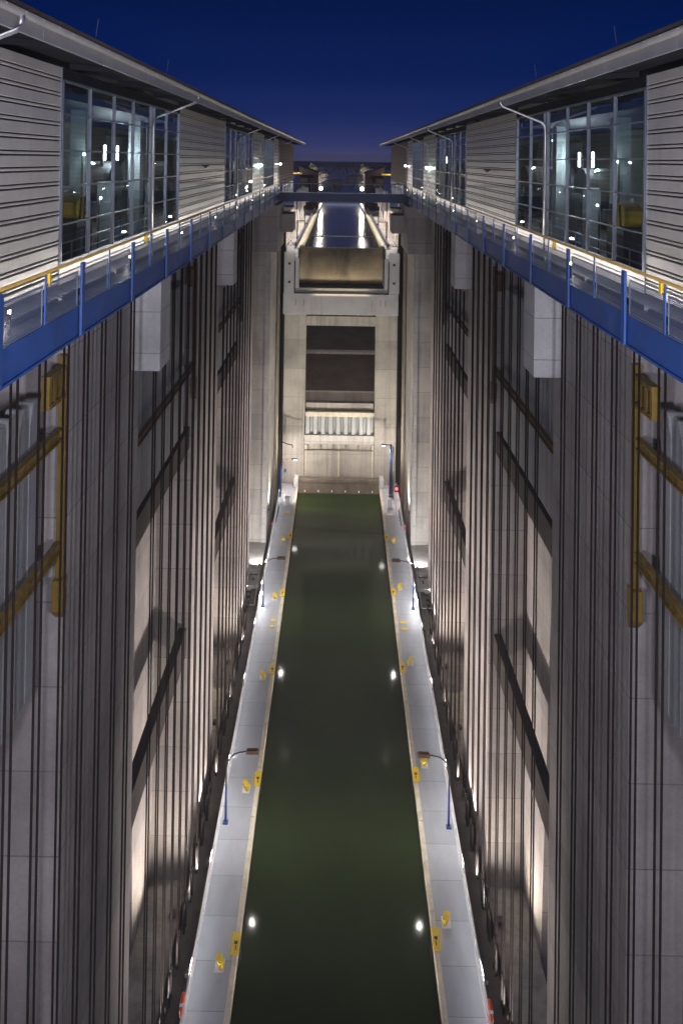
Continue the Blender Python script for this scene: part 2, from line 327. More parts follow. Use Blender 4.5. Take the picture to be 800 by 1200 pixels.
# ------------------------------------------------------------------ concrete piers along both sides
PIERS = [(3.3, 14.6), (31.6, 43.0), (60.2, 71.3), (88.6, 99.8)]
PL = 10.4; TOPZ = Z(5.72)
ORD = ['nearest', 'first', 'second', 'third']
PW = {0: 'beside the camera, mostly out of frame', 1: 'nearest tall concrete pier at the frame edge with yellow gantry beside it',
      2: 'second tall concrete pier along the trough', 3: 'third tall concrete pier along the trough'}
for s in (-1, 1):
    for i, (y0, y1) in enumerate(PIERS):
        lab = ['tall grey concrete pier closest to the camera on the %s', 'tall grey concrete pier at the %s frame edge behind four rope pairs',
               'second concrete pier in view along the %s of the trough', 'third concrete pier in view on the %s, just before the landing'][i] % side(s)
        t = thing('concrete_pier', lab, 'pier', (s * 13.2, (y0 + y1) / 2, -9), 'concrete piers along the trough')
        MB().box(s * PL, s * 16, y0, y1, -9, TOPZ).build('shaft', 'concrete', t, bevel=0.06)
        MB().box(s * (PL - 0.28), s * 16.2, y0 - 0.3, y1 + 0.3, -9, -6.5).build('plinth', 'concrete_warm', t, bevel=0.05)
        if i < 3:                                     # hanging concrete corbel at the far end of each pier face
            b0 = y1 - 1.75; b1 = y1 + 0.6
            c = MB().box(s * 9.0, s * (PL - 0.004), b0, b1, Z(10.34), Z(5.9))
            lb = ['pale concrete corbel block above the camera-side pier on the %s', 'large pale concrete corbel block under the %s walkway, nearest the camera',
                  'smaller farther concrete corbel block under the %s walkway'][i] % side(s)
            o = c.build('concrete_corbel', 'concrete_block', loc=(s * 9.7, (b0 + b1) / 2, Z(10.34)), bevel=0.05)
            tag(o, lb, 'corbel', 'concrete corbels under the walkways')
    # last pier: faces the camera, with a cap block carrying the bridge
    t = thing('concrete_pier', 'last %s pier beside the end wall, broad smooth face towards the camera' % side(s), 'pier', (s * 11, 112, -1), 'concrete piers along the trough')
    MB().box(s * 9.0, s * 12.4, 107, 118, -9, Z(11.65)).build('shaft', 'concrete_pale', t, bevel=0.06)
    MB().box(s * 8.1, s * 12.6, 106.7, 118.2, Z(11.65) + 0.003, Z(5.75)).build('cap', 'concrete', t, bevel=0.06)
    MB().box(s * 6.5, s * 8.097, 112.5, 118.0, Z(9.6), Z(7.2)).build('bracket', 'concrete', t, bevel=0.05)
    MB().box(s * 9.16, s * 9.55, 106.86, 106.997, -0.6, Z(11.65)).build('edge_strip', 'concrete_block', t)
    # niche walls between piers: near edge slants so a sliver of the lit embankment shows
    gaps = [(14.6, 31.6), (43.0, 60.2), (71.3, 88.6), (99.8, 107.0)]
    for i, (a, b) in enumerate(gaps):
        st = [a, a + 9.8, a + 9.0, a][i]
        poly = [(st, TOPZ), (b, TOPZ), (b, -9), (st + (2.6 if i in (1, 2) else 0), -9), (st, Z(21))]
        nl = 11.8 if i == 3 else 13.0
        mb = MB().prism(poly, 'x', s * nl, s * (nl + .4))
        lb = ['grey niche wall behind the yellow gantry at the %s frame edge', 'recessed wall behind the ropes between the first two %s piers',
              'shadowed recessed wall between the second and third %s piers', 'narrow recessed wall above the landing on the %s'][i] % side(s)
        tag(mb.build('niche_wall', 'concrete', loc=(s * 12, (a + b) / 2, -9)), lb, 'wall', 'niche walls between the piers')
        if i == 3: continue
        if i > 0:       # ledge at the foot of the niche with an assumed upward floodlight
            lg = MB().box(s * (PL + .02), s * 12.99, a + 0.02, b - 0.02, -3.6, -3.0)
            tag(lg.build('niche_ledge', 'concrete_warm', loc=(s * 11.7, (a + b) / 2, -3.6), bevel=0.04), 'lit concrete ledge at the foot of the %s %s niche' % (['', 'middle', 'far'][i], side(s)), 'ledge', 'ledges in the niches')
            for q, yy in enumerate((a + 5.2, b - 3.0)):
                nf = thing('uplight', '%s assumed warm uplight on the ledge of the %s %s niche' % (['nearer', 'farther'][q], ['', 'middle', 'far'][i], side(s)), 'floodlight', (s * 10.9, yy, -3.0), 'assumed uplights in the niches')
                MB().box(s * 10.7, s * 11.05, yy - .25, yy + .25, -2.85, -2.6).build('housing', 'mast_dark', nf, bevel=0.02)
                MB().box(s * 10.82, s * 10.92, yy - .05, yy + .05, -3.0, -2.853).build('bracket', 'mast_dark', nf)
                lamp_spot('assumed_niche_light', (s * 10.95, yy, -2.5), (s * 12.9, yy + 1.0, 6.0), 1500, 150, 1.0, (1, 0.84, 0.66), 0.5, parent=nf)
        # dark cross beams tying the piers together
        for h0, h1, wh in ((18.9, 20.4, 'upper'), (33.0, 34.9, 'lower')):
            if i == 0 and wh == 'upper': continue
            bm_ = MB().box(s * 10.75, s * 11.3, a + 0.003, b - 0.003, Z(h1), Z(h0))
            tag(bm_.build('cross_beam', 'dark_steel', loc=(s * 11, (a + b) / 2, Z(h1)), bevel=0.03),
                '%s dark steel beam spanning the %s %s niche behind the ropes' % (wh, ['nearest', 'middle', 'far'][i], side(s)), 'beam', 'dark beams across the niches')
        # yellow counterweight guide frame
        ym = 'yellow_paint' if i == 0 else 'yellow_shaded'
        f = thing('counterweight_gantry', ['yellow steel gantry at the %s frame edge beside the nearest pier', 'yellow steel gantry in the niche past the first %s pier',
                  'yellow steel gantry in the far shadowed niche on the %s'][i] % side(s), 'frame', (s * 10.5, b - 0.4, Z(16.4)), 'yellow counterweight gantries')
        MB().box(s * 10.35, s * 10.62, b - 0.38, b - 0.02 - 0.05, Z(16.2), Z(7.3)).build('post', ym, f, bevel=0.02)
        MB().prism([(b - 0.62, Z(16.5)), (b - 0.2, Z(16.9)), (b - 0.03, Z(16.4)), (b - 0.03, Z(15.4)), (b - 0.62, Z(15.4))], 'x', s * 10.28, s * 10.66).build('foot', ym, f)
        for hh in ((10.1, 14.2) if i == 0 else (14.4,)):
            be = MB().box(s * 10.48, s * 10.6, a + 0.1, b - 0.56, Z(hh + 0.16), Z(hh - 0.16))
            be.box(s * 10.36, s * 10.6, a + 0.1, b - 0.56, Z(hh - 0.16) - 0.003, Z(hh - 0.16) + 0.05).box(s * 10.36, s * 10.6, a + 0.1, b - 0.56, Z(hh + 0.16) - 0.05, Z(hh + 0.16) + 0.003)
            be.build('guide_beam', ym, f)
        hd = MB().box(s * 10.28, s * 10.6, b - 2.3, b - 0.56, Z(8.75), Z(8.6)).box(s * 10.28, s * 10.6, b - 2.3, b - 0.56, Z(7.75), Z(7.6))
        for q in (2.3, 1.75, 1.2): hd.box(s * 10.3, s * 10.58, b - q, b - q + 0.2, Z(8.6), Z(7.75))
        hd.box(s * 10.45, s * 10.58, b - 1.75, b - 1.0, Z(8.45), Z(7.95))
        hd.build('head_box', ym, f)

# counterweight slabs with rounded tops, hung side by side in each niche
def slab(s, y, w):
    pts = []
    ht = Z(8.55)
    pts = [(y, Z(18.7)), (y + w, Z(18.7)), (y + w, ht - 0.75)]
    for k in range(0, 9):
        t = k / 8 * math.pi; pts.append((y + w / 2 + math.cos(t) * w * 0.30, ht - 0.35 + math.sin(t) * 0.35 * 1.1))
    pts.append((y, ht - 0.75))
    return MB().prism(pts, 'x', s * 10.9, s * 11.5)
for s in (-1, 1):
    for i, (a, b) in enumerate([(14.6, 31.6), (43.0, 60.2), (71.3, 88.6)]):
        proto = None; w = 0.93; n = int((b - a - 1.4) / 0.99)
        lb = ['one of the round topped concrete counterweights behind the yellow gantry at the %s frame edge', 'one of the counterweights in the niche past the first %s pier',
              'one of the shaded counterweights in the far %s niche'][i] % side(s)
        for k in range(n):
            y = a + 0.7 + k * 0.99
            if proto is None:
                proto = slab(s, y, w).build('counterweight', 'counterweight', loc=(s * 11.2, y + w / 2, Z(18.7)), bevel=0.03); o = proto
            else:
                o = proto.copy(); COL.objects.link(o); o.location = (s * 11.2, y + w / 2, Z(18.7))
            o.location.z += random.uniform(-0.02, 0.02)
            tag(o, lb, 'counterweight', 'counterweights in the %s %s niche' % (['nearest', 'middle', 'far'][i], side(s)))

# ------------------------------------------------------------------ hoisting ropes in pairs
GROUPS = [([21.92 + 2.31 * k for k in range(-4, 8)], 'nearest'), ([43.0 + 2.31 * k for k in range(10)], 'middle'), ([68.43 + 2.31 * k for k in range(10)], 'far')]
RL = 9.6; RTOP = Z(5.75); RBOT = -1.4
WHERE = {'nearest': 'one of the paired dark hoisting ropes before the nearest %s pier and niche', 'middle': 'one of the dark hoisting ropes before the second %s pier and its niche',
         'far': 'one of the tightly spaced far hoisting ropes beyond the second %s pier', 'last': 'one of the last few hoisting ropes near the %s landing'}
proto = tag(MB().tube([(0, 0, 0), (0, 0, RTOP - RBOT)], 0.041, 8).build('hoisting_rope', 'rope', loc=(0, 0, 0), smooth=True), '', 'rope')
skt = MB().tube([(0, 0, 0), (0, 0, 1.5), (0, 0, 1.9)], 0.085, 8).build('rope_socket', 'dark_steel', smooth=True); skt.parent = proto
first = True
for s in (-1, 1):
    for ys, g in GROUPS:
        for y in ys:
            for dy in (-0.26, 0.26):
                if first: o = proto; first = False
                else: o = copy_tree(proto)
                if any(y1 - 3.2 < y < y1 + 0.7 for _, y1 in PIERS[:3]):   # these end at the underside of a corbel
                    o.scale = (1, 1, (Z(10.34) - 0.01 - RBOT) / (RTOP - RBOT))
                else: o.scale = (1, 1, 1)
                o.location = (s * (RL + random.uniform(-0.012, 0.012)), y + dy, RBOT)
                tag(o, WHERE[g] % side(s), 'rope', '%s hoisting ropes on the %s' % (g, side(s)))

# ------------------------------------------------------------------ ship trough
T = thing('ship_trough', 'long water filled steel trough with grey side decks and cream fenders', 'trough', (0, 66, -8))
Y0, Y1 = 8.0, 126.0
for s in (-1, 1):
    MB().box(s * 6.18, s * 8.42, Y0, Y1, -0.18, 0.0).build('side_deck', 'deck_paint', T, bevel=0.01)
    d = MB()
    y = Y0
    while y < Y1 - 1:
        d.box(s * 5.86, s * 6.176, y, min(y + 5.97, Y1 - 1), -0.42, 0.11); y += 6.0
    d.build('fender', 'fender', T, bevel=0.03)
    MB().box(s * 5.9, s * 8.4, Y0, Y1, -7.2, -0.43).build('hull_side', 'hull', T)
    sb = MB().box(s * 8.44, s * 9.8, Y0, 104, -2.1, -1.42)
    y = Y0 + 1
    while y < 103:
        sb.box(s * 8.41, s * 8.9, y, y + 0.22, -4.6, -2.1); y += 2.17
    sb.build('side_girder', 'hull', T)
    # outboard lattice along the hull, carries the rope ends
    la = MB(); y = Y0 + 1; k = 0
    while y < 102:
        z0, z1 = (-1.4, 0.0) if k % 2 else (0.0, -1.4)
        la.tube([(s * 8.55, y, z0), (s * 8.55, y + 2.17, z1)], 0.055, 6); y += 2.17; k += 1
    la.tube([(s * 8.55, Y0, 0.02), (s * 8.55, 104, 0.02)], 0.05, 6)
    la.build('lattice', 'dark_steel', T)
MB().box(-8.4, 8.4, Y0, Y1, -8, -7.2).build('trough_floor', 'hull', T)
g = MB().box(-6.15, 6.15, 124.6, 125.3, -3.0, 0.55).box(-6.3, 6.3, 124.5, 125.45, 0.553, 1.1)
g.build('end_gate', 'trough_gate', T, bevel=0.03)
gd = MB()
for k in range(6):
    x = -4.9 + k * 1.96; gd.box(x - 0.045, x + 0.045, 124.42, 124.6 - 0.004, -0.72, -0.58)
gd.build('gate_lamp', 'lamp_warm_dot', T)
for s in (-1, 1): MB().box(s * 5.88, s * 6.5, 123.9, 126, 0.112, 1.3).build('gate_pillar', 'white_steel', T, bevel=0.03)

# deck railings along the outer edges
for s in (-1, 1):
    t = thing('deck_railing', 'thin white railing along the outer edge of the %s trough deck' % side(s), 'railing', (s * 8.34, 66, 0), 'white trough railings')
    y = Y0 + 0.5
    while y < 121: MB().box(s * 8.32, s * 8.36, y, y + 0.04, 0, 1.05).build('post', 'white_steel', t); y += 2.17
    MB().tube([(s * 8.34, Y0, 1.07), (s * 8.34, 121, 1.07)], 0.035, 6).tube([(s * 8.34, Y0, 0.55), (s * 8.34, 121, 0.55)], 0.018, 6).build('handrail', 'white_steel', t)
    MB().box(s * 8.30, s * 8.40, Y0, 122, 0.0, 0.16).build('toe_board', 'white_steel', t)
    # added light strips under the handrail, put in to light the deck evenly
    ls = MB(); y = Y0 + 1
    while y < 118: ls.box(s * 8.29, s * 8.33, y, y + 9.0, 0.97, 1.02); y += 9.6
    ls.build('added_light_strip', 'white_steel', t)
    y = Y0 + 1
    while y < 118:
        lamp_area('added_strip_light', (s * 8.28, y + 4.5, 0.965), (s * 6.9, y + 4.5, 0), 9.0, 0.06, P_STRIP * 0.115, COOL, parent=t).rotation_quaternion = (Vector((-s * 0.62, 0, -0.78)).to_track_quat('-Z', 'Y'))
        y += 9.6

# mast lamps on the decks
MASTS = [31.8, 61.5, 91.1]
NAMEM = ['below the bottom of the frame', 'nearest one in full view', 'with bright lamp at its foot']
def mast(s, y, lab):
    t = thing('mast_lamp', lab, 'lamp', (s * 7.95, y, 0), 'curved mast lamps on the trough decks')
    MB().box(s * 7.78, s * 8.14, y - 0.18, y + 0.18, 0, 0.12).build('base_plate', 'mast_blue', t, bevel=0.02)
    MB().tube([(s * 7.95, y, 0.12), (s * 7.95, y, 2.7)], 0.085, 10, 0.07).build('lower_mast', 'mast_blue', t, smooth=True)
    arm = [(s * 7.95, y, 2.7), (s * 7.95, y, 3.9)]
    for k in range(1, 7):
        a = k / 6 * math.pi / 2; arm.append((s * (7.95 - 1.15 * (1 - math.cos(a))), y, 3.9 + 1.15 * math.sin(a)))
    arm.append((s * 6.4, y, 5.12))
    MB().tube(arm, 0.055, 8, 0.04).build('arm', 'mast_dark', t, smooth=True)
    hd = MB().prism([(s * 6.55, 5.1), (s * 6.5, 5.22), (s * 5.75, 5.24), (s * 5.64, 5.16), (s * 5.64, 5.1)], 'y', y - 0.17, y + 0.17)
    hd.box(s * 5.64, s * 6.55, y - .17, y - .15, 4.98, 5.097).box(s * 5.64, s * 6.55, y + .15, y + .17, 4.98, 5.097).box(s * 5.64, s * 5.67, y - .147, y + .147, 4.98, 5.097).box(s * 6.25, s * 6.55, y - .147, y + .147, 4.98, 5.097)
    hd = hd.build('lamp_head', 'brown_housing', t)
    MB().box(s * 5.70, s * 6.22, y - 0.13, y + 0.13, 5.06, 5.08).build('lens', 'lamp_white', hd)
    for ch in kids(hd): ch.location = Vector(ch.location); 
    return t
# lens is a sub-part: its mesh was built relative to the head's own (zero) origin, so shift it under the mast
def fix_sub(child, top):
    child.data.transform(Matrix.Translation(-Vector(top.location)))
for s in (-1, 1):
    for i, y in enumerate(MASTS):
        t = mast(s, y, 'curved arm mast lamp on the %s deck, %s' % (side(s), NAMEM[i]))
        for h in kids(t):
            for ch in kids(h): fix_sub(ch, t)
        lamp_spot('mast_light', (s * 5.95, y, 5.0), (s * 6.1, y, 0), P_MAST, 165, 0.5, NEUTRAL, 0.12, parent=t)
        if i == 2:
            f = MB().box(s * 8.04, s * 8.2, y - 0.12, y + 0.12, 1.25, 1.5).build('foot_lamp', 'lamp_cool', t, bevel=0.02)
            lamp_point('foot_light', (s * 8.28, y, 1.4), 200, COOL, 0.06, parent=t)

# end-of-trough masts
for s in (-1, 1):
    y = 120.5
    if s < 0:
        t = thing('end_mast', 'blue and dark mast with two lamp arms at the far left end of the trough', 'lamp', (-8.2, y, 0))
        MB().tube([(-8.2, y, 0), (-8.2, y, 4.6)], 0.17, 10).build('lower_mast', 'mast_blue', t, smooth=True)
        MB().tube([(-8.2, y, 4.6), (-8.2, y, 7.9)], 0.14, 10).build('upper_mast', 'mast_dark', t, smooth=True)
        MB().tube([(-8.2, y, 7.8), (-7.3, y - .1, 7.45), (-6.6, y - .2, 7.35), (-6.55, y - .2, 7.0)], 0.08, 8).build('arm', 'mast_dark', t, smooth=True)
        MB().tube([(-8.1, y, 4.6), (-7.6, y, 5.2), (-6.9, y, 5.32), (-6.0, y, 5.35)], 0.045, 8).build('thin_arm', 'pipe_zinc', t, smooth=True)
        MB().box(-6.7, -5.8, y - .12, y + .12, 5.26, 5.4).build('lamp_head', 'mast_dark', t, bevel=0.02)
        MB().box(-6.4, -5.85, y - .09, y + .09, 5.247, 5.257).build('lens', 'lamp_white', t)
        MB().box(-7.75, -7.4, y + .1, y + .2, 3.4, 3.9).build('sign_plate', 'mast_blue', t)
    else:
        t = thing('end_mast', 'dark pointed mast with short lamp arm at the far right end of the trough', 'lamp', (7.25, y, 0))
        MB().tube([(7.25, y, 0), (7.25, y, 7.6)], 0.24, 10, 0.15).build('lower_mast', 'navy_steel', t, smooth=True)
        MB().tube([(7.6, y + .2, 0), (7.6, y + .2, 7.2)], 0.14, 8, 0.12).build('cable_pipe', 'pipe_zinc', t, smooth=True)
        MB().tube([(7.25, y, 7.5), (6.2, y, 7.55)], 0.06, 8).build('arm', 'mast_dark', t, smooth=True)
        MB().box(6.5, 5.9, y - .14, y + .14, 7.45, 7.62).build('lamp_head', 'mast_dark', t, bevel=0.02)
        MB().box(5.95, 6.45, y - .09, y + .09, 7.437, 7.447).build('lens', 'lamp_white', t)
    x = s * 6.4; zz = 5.2 if s < 0 else 7.4
    lamp_spot('end_light', (x, y, zz), (s * 5.4, 124.4, 1.5), P_MAST * 3.6, 165, 0.5, WARM, 0.12, parent=t)
# red signal lamp
t = thing('signal_lamp', 'red signal lamp glowing beside the right end mast', 'signal', (8.0, 119.2, 0))
MB().tube([(8.0, 119.2, 0), (8.0, 119.2, 1.5)], 0.07, 8).build('post', 'white_steel', t, smooth=True)
MB().box(7.72, 8.28, 119.1, 119.35, 1.5, 2.3).build('housing', 'mast_dark', t, bevel=0.03)
MB().tube([(8.0, 119.06, 1.95), (8.0, 119.1 - 0.003, 1.95)], 0.19, 14).build('lens', 'lamp_red', t)
lamp_point('red_light', (8.0, 118.8, 1.95), 25, (1, 0.08, 0.08), 0.1, parent=t)
# small control cabinets at the end of each deck
for s, lb in ((-1, 'small white control cabinets on the far left deck end'), (1, 'pale equipment cage and cabinet on the far right deck end')):
    t = thing('control_cabinet', lb, 'cabinet', (s * 7.1, 117.5, 0))
    MB().box(s * 6.7, s * 7.3, 117.1, 117.7, 0, 1.2).build('cabinet', 'white_steel', t, bevel=0.03)
    MB().box(s * 6.64, s * 7.36, 117.04, 117.76, 1.203, 1.26).build('lid', 'pipe_zinc', t)
    c = MB()
    for xx in (6.5, 7.7):
        for yy in (115.6, 118.6): c.box(s * xx, s * (xx + .04), yy, yy + .04, 0, 1.3)
    c.box(s * 6.5, s * 7.74, 115.6, 115.63, 1.26, 1.3).box(s * 6.5, s * 7.74, 118.6, 118.63, 1.26, 1.3).box(s * 7.7, s * 7.74, 115.6, 118.6, 0.7, 0.74)
    c.build('guard_rail', 'pipe_zinc', t)
    MB().box(s * 6.45, s * 7.3, 114.9, 115.3, 0.004, 0.05).build('step_plate', 'bright_yellow' if s < 0 else 'white_steel', t)
# small brace stands on deck outer edge
for s, yy in ((-1, 113.2), (1, 112.6)):
    t = thing('ladder_stand', 'dark folded ladder stand on the %s deck near the far end' % side(s), 'ladder', (s * 7.9, yy, 0))
    l = MB()
    for o_ in (-.22, .22): l.tube([(s * (8.2), yy - 1.2, 0.0), (s * (7.9 + o_ * .3), yy + o_ + .6, 1.5)], 0.04, 6)
    for k in range(5): l.tube([(s * (8.18 - .05 * k), yy - 1.0 + .36 * k - .05, .2 + .26 * k), (s * (7.95 - .02 * k), yy - 1.0 + .36 * k + .2, .2 + .26 * k)], 0.025, 6)
    l.build('rung_frame', 'mast_dark', t)

# mooring bollards, hatches, painted marks
SPOTS = {-1: [(50.7, 52.0), (64.8, 65.7), (78.7, 79.7), (92.8, 93.7), (106.7, 107.9)], 1: [(53.9, 52.6), (67.8, 66.5), (81.3, 80.4), (95.4, 94.3), (106.9, 107.9)]}
POSN = ['nearest, at the bottom of the frame', 'second from the camera', 'third from the camera', 'fourth from the camera', 'farthest, near the end gate']
def bollard(s, y, lab):
    t = thing('mooring_bollard', lab, 'bollard', (s * 6.84, y, 0), 'yellow mooring bollards on the decks')
    MB().box(s * 6.56, s * 7.12, y - 0.42, y + 0.42, 0.0, 0.03).build('base_plate', 'white_steel', t)
    b = MB()
    for o_ in (-0.16, 0.16):
        b.tube([(s * (6.84 + o_ * .5), y + o_, 0.03), (s * (6.84 + o_ * .5), y + o_, 0.4)], 0.13, 12)
        b.tube([(s * (6.84 + o_ * .5), y + o_, 0.36), (s * (6.84 + o_ * .5), y + o_, 0.44)], 0.2, 12)
    b.tube([(s * 6.7, y - .28, 0.2), (s * 6.98, y + .28, 0.2)], 0.05, 8)
    b.build('twin_posts', 'bright_yellow', t, smooth=True)
    return t
def hatch(s, y, lab):
    t = thing('ladder_recess', lab, 'ladder recess', (s * 6.1, y, 0), 'yellow ladder recesses in the fenders')
    MB().box(s * 5.82, s * 6.3, y - 0.75, y + 0.75, 0.113, 0.2).build('cover', 'bright_yellow', t, bevel=0.02)
    m_ = MB()
    m_.box(s * 5.95, s * 6.15, y - .1, y + .1, 0.203, 0.225)
    m_.box(s * 6.0, s * 6.06, y - .5, y - .16, 0.203, 0.22)
    m_.build('grip', 'black_mark', t)
    rr = MB()
    for k in range(4): rr.tube([(s * 5.78, y - .3, 0.05 - .3 * k), (s * 5.78, y + .3, 0.05 - .3 * k)], 0.025, 6)
    rr.build('rung', 'mast_dark', t)
    MB().box(s * 6.42, s * 6.46, y - .2 - 0.7 * s * 0, y + 0.9, 0.002, 0.006).build('painted_line', 'bright_yellow', t)
    return t
for s in (-1, 1):
    for i, (yb, yh) in enumerate(SPOTS[s]):
        bollard(s, yb, 'yellow twin mooring bollard on the %s deck, %s' % (side(s), POSN[i]))
        hatch(s, yh, 'yellow ladder recess cover on the %s fender, %s' % (side(s), POSN[i]))
    for j, yy in enumerate((87.2, 88.4)):
        o = MB().box(s * (6.42 if s < 0 else 6.4), s * (6.86 if s < 0 else 7.1), yy - .22, yy + .22, 0.003, 0.03).build('deck_plate', 'bright_yellow', loc=(s * 6.66, yy, 0), bevel=0.005)
        tag(o, '%s yellow plate of the two lying on the %s deck halfway' % (['nearer', 'farther'][j], side(s)), 'plate', 'yellow deck plates')
    # lifebuoys on the railing
    for yy, wh in ((47.6, 'nearest, at the bottom of the frame'), (109.5, 'far one, near the trough end')):
        t = thing('lifebuoy', 'orange lifebuoy on the %s railing, %s' % (side(s), wh), 'lifebuoy', (s * 8.46, yy, 0.3), 'orange lifebuoys on the railings')
        r_ = MB(); n = 20
        ring = [(s * 8.46, yy + 0.42 * math.cos(2 * math.pi * k / n), 0.72 + 0.42 * math.sin(2 * math.pi * k / n)) for k in range(n + 1)]
        r_.tube(ring, 0.11, 8); r_.build('ring', 'orange', t, smooth=True)
        bd = MB()
        for k in (2, 7, 12, 17): bd.tube([ring[k], ring[k + 1]], 0.118, 8)
        bd.build('white_band', 'white_steel', t)

# assumed floodlights on the outboard girder, washing the piers
for s in (-1, 1):
    for i, y in enumerate((24.5, 37.2, 49.5, 57.2, 66.5, 77, 86, 94, 99)):
        t = thing('floodlight', 'assumed dark floodlight outside the %s deck railing, %s from the camera' % (side(s), ['first', 'second', 'third', 'fourth', 'fifth', 'sixth', 'seventh', 'eighth', 'ninth'][i]), 'floodlight', (s * 9.3, y, -1.42), 'assumed floodlights washing the piers')
        MB().box(s * 9.7, s * 9.86, y - 0.3, y + 0.3, -1.3, -1.0).build('housing', 'mast_dark', t, bevel=0.02)
        MB().box(s * 9.74, s * 9.8, y - 0.05, y + 0.05, -1.42, -1.3).build('bracket', 'mast_dark', t)
        lamp_area('assumed_wash_light', (s * 9.88, y, -1.1), (s * 10.6, y + 0.2, 0.4), 4.0, 0.2, P_FLOOD * (0.55 if y > 90 else 1), WARM, 175, parent=t)
        if i > 1: lamp_spot('added_cross_light', (s * 8.6, y, 0.9), (-s * 10.4, y + 3, 10.3), P_CROSS * (0.6 if y > 90 else 1), 73, 0.6, WARM, 0.5, parent=t)  # cross spots and their housings are added to brighten the opposite piers
        if i > 1: MB().box(s * 8.5, s * 8.66, y - .2, y + .2, 0.6, 0.85).box(s * 8.4, s * 8.5 - s * .002, y - .04, y + .04, 0.0, 0.8).build('added_cross_housing', 'mast_dark', t)

# landings between the last two piers, at deck level
for s in (-1, 1):
    t = thing('landing', 'bright concrete landing with grey railings beside the %s deck before the last pier' % side(s), 'landing', (s * 10.4, 103, -3))
    MB().box(s * 9.0, s * 11.79, 100.0, 106.99, -0.9, -0.35).build('slab', 'concrete_pale', t, bevel=0.03)
    MB().box(s * 9.0, s * 11.79, 97.5, 99.997, -1.6, -1.05).build('lower_slab', 'concrete_pale', t, bevel=0.03)
    MB().box(s * 9.05, s * 9.35, 100.4, 100.7, -0.347, 0.0).build('assumed_floor_lamp', 'mast_dark', t)
    lamp_spot('assumed_landing_light', (s * 9.2, 100.75, 0.1), (s * 10.6, 107, 1.5), 1600, 140, 0.7, NEUTRAL, 0.15, parent=t)  # landing lamp and its housing are assumed, lighting the foot of the pier
    st = MB()
    for k in range(5): st.box(s * 9.4, s * 10.3, 95.1 + .5 * k, 95.58 + .5 * k, -3.2 + .3 * k, -3.1 + .3 * k)
    st.build('steps', 'pipe_zinc', t)
    rl = MB()
    for k in range(7): rl.tube([(s * 9.15, 94 + k * 1.0, -3.2 + .3 * k), (s * 9.15, 94 + k * 1.0, -1.4 + .25 * k)], 0.035, 6); rl.tube([(s * 10.4, 94 + k * 1.0, -3.2 + .3 * k), (s * 10.4, 94 + k * 1.0, -1.4 + .25 * k)], 0.035, 6)
    for x in (9.15, 10.4): rl.tube([(s * x, 94, -1.4), (s * x, 100, 0.1)], 0.04, 6).tube([(s * x, 94, -2.0), (s * x, 100, -0.5)], 0.03, 6)
    rl.tube([(s * 9.15, 94, -1.4), (s * 10.4, 94, -1.4)], 0.04, 6)
    rl.build('railing', 'pipe_zinc', t)
    w_ = thing('guide_rail', 'dark vertical guide rails in the slot beside the end wall on the %s' % side(s), 'rail', (s * 8.8, 120, -9))
    for k, (x, yy) in enumerate(((8.55, 119.0), (8.75, 121.0), (9.1, 122.5))): MB().box(s * x, s * (x + .22), yy, yy + 0.3, -9, Z(9.5)).build('rail', ['trough_gate', 'concrete_warm', 'trough_gate'][k], w_)
    MB().box(s * 9.35, s * 12.4, 118.3, 128, -9, Z(7)).box(s * 8.31, s * 9.347, 126.5, 126.8, -9, Z(9.5)).build('slot_wall', 'dark_steel', w_)

# ------------------------------------------------------------------ end wall and upper gate
E_ = thing('end_wall', 'pale concrete end wall with a tall dark opening above the trough', 'wall', (0, 125, -9))
for s in (-1, 1): MB().box(s * 5.1, s * 8.3, 124.7 + 0.9, 128, -9, Z(22.35)).build('pier', 'concrete_warm', E_, bevel=0.05)
MB().box(-5.097, 5.097, 125.75, 128, Z(24.4), Z(23.0)).build('lintel', 'concrete_warm', E_, bevel=0.04)
slots = MB()
for k in range(4): slots.box(-4.9 + 2.5 * k, -4.9 + 2.5 * k + 2.3, 126.2, 127.9, Z(22.997), Z(22.36))
slots.build('slot', 'dark_steel', E_)
MB().box(-5.097, 5.097, 125.55, 128, Z(41.6), Z(40.4)).build('ledge', 'concrete_pale', E_, bevel=0.04)
MB().box(-5.097, 5.097, 125.95, 128, -9, Z(41.6) - 0.003).build('sill_wall', 'concrete_warm', E_)
lines = MB()
for x in (-5.0, -0.15, 4.8): lines.box(x, x + 0.2, 125.8, 125.947, -1, Z(41.9))
lines.build('seam', 'fender', E_)
pi = MB().tube([(-5.0, 125.62, Z(42.6)), (5.0, 125.62, Z(42.6))], 0.09, 8)
for k in range(6): pi.box(-4.6 + k * 1.85, -4.5 + k * 1.85, 125.6, 125.94, Z(42.7), Z(41.9))
pi.build('pipe', 'trough_gate', E_)
# lower safety gate: pale corrugated sheet
sg = thing('safety_gate', 'bright white corrugated steel gate across the bottom of the dark opening', 'gate', (0, 126, Z(40.4)))
pts = []; n = 9; wd = 10.1 / n
for k in range(n):
    x = -5.05 + k * wd; pts += [(x, 126.5), (x + wd * .1, 125.95), (x + wd * .56, 125.95), (x + wd * .66, 126.5)]
pts += [(5.05, 126.5), (5.05, 126.7), (-5.05, 126.7)]
MB().prism(pts, 'z', Z(40.395), Z(37.8)).build('corrugated_sheet', 'sheet_white', sg)
MB().box(-5.08, 5.08, 125.9, 126.7, Z(37.797), Z(37.1)).build('top_beam', 'fender', sg, bevel=0.03)
MB().box(-5.08, 5.08, 126.8, 128, Z(37.0), Z(36.0)).build('rear_beam', 'concrete_warm', sg)
lamp_area('assumed_gate_light', (0, 124.9, Z(36.9)), (0, 126.0, Z(40.5)), 9, 0.15, 40, (1, 0.93, 0.78), 150, parent=sg)  # assumed strip light without a housing, brightening the corrugated sheet

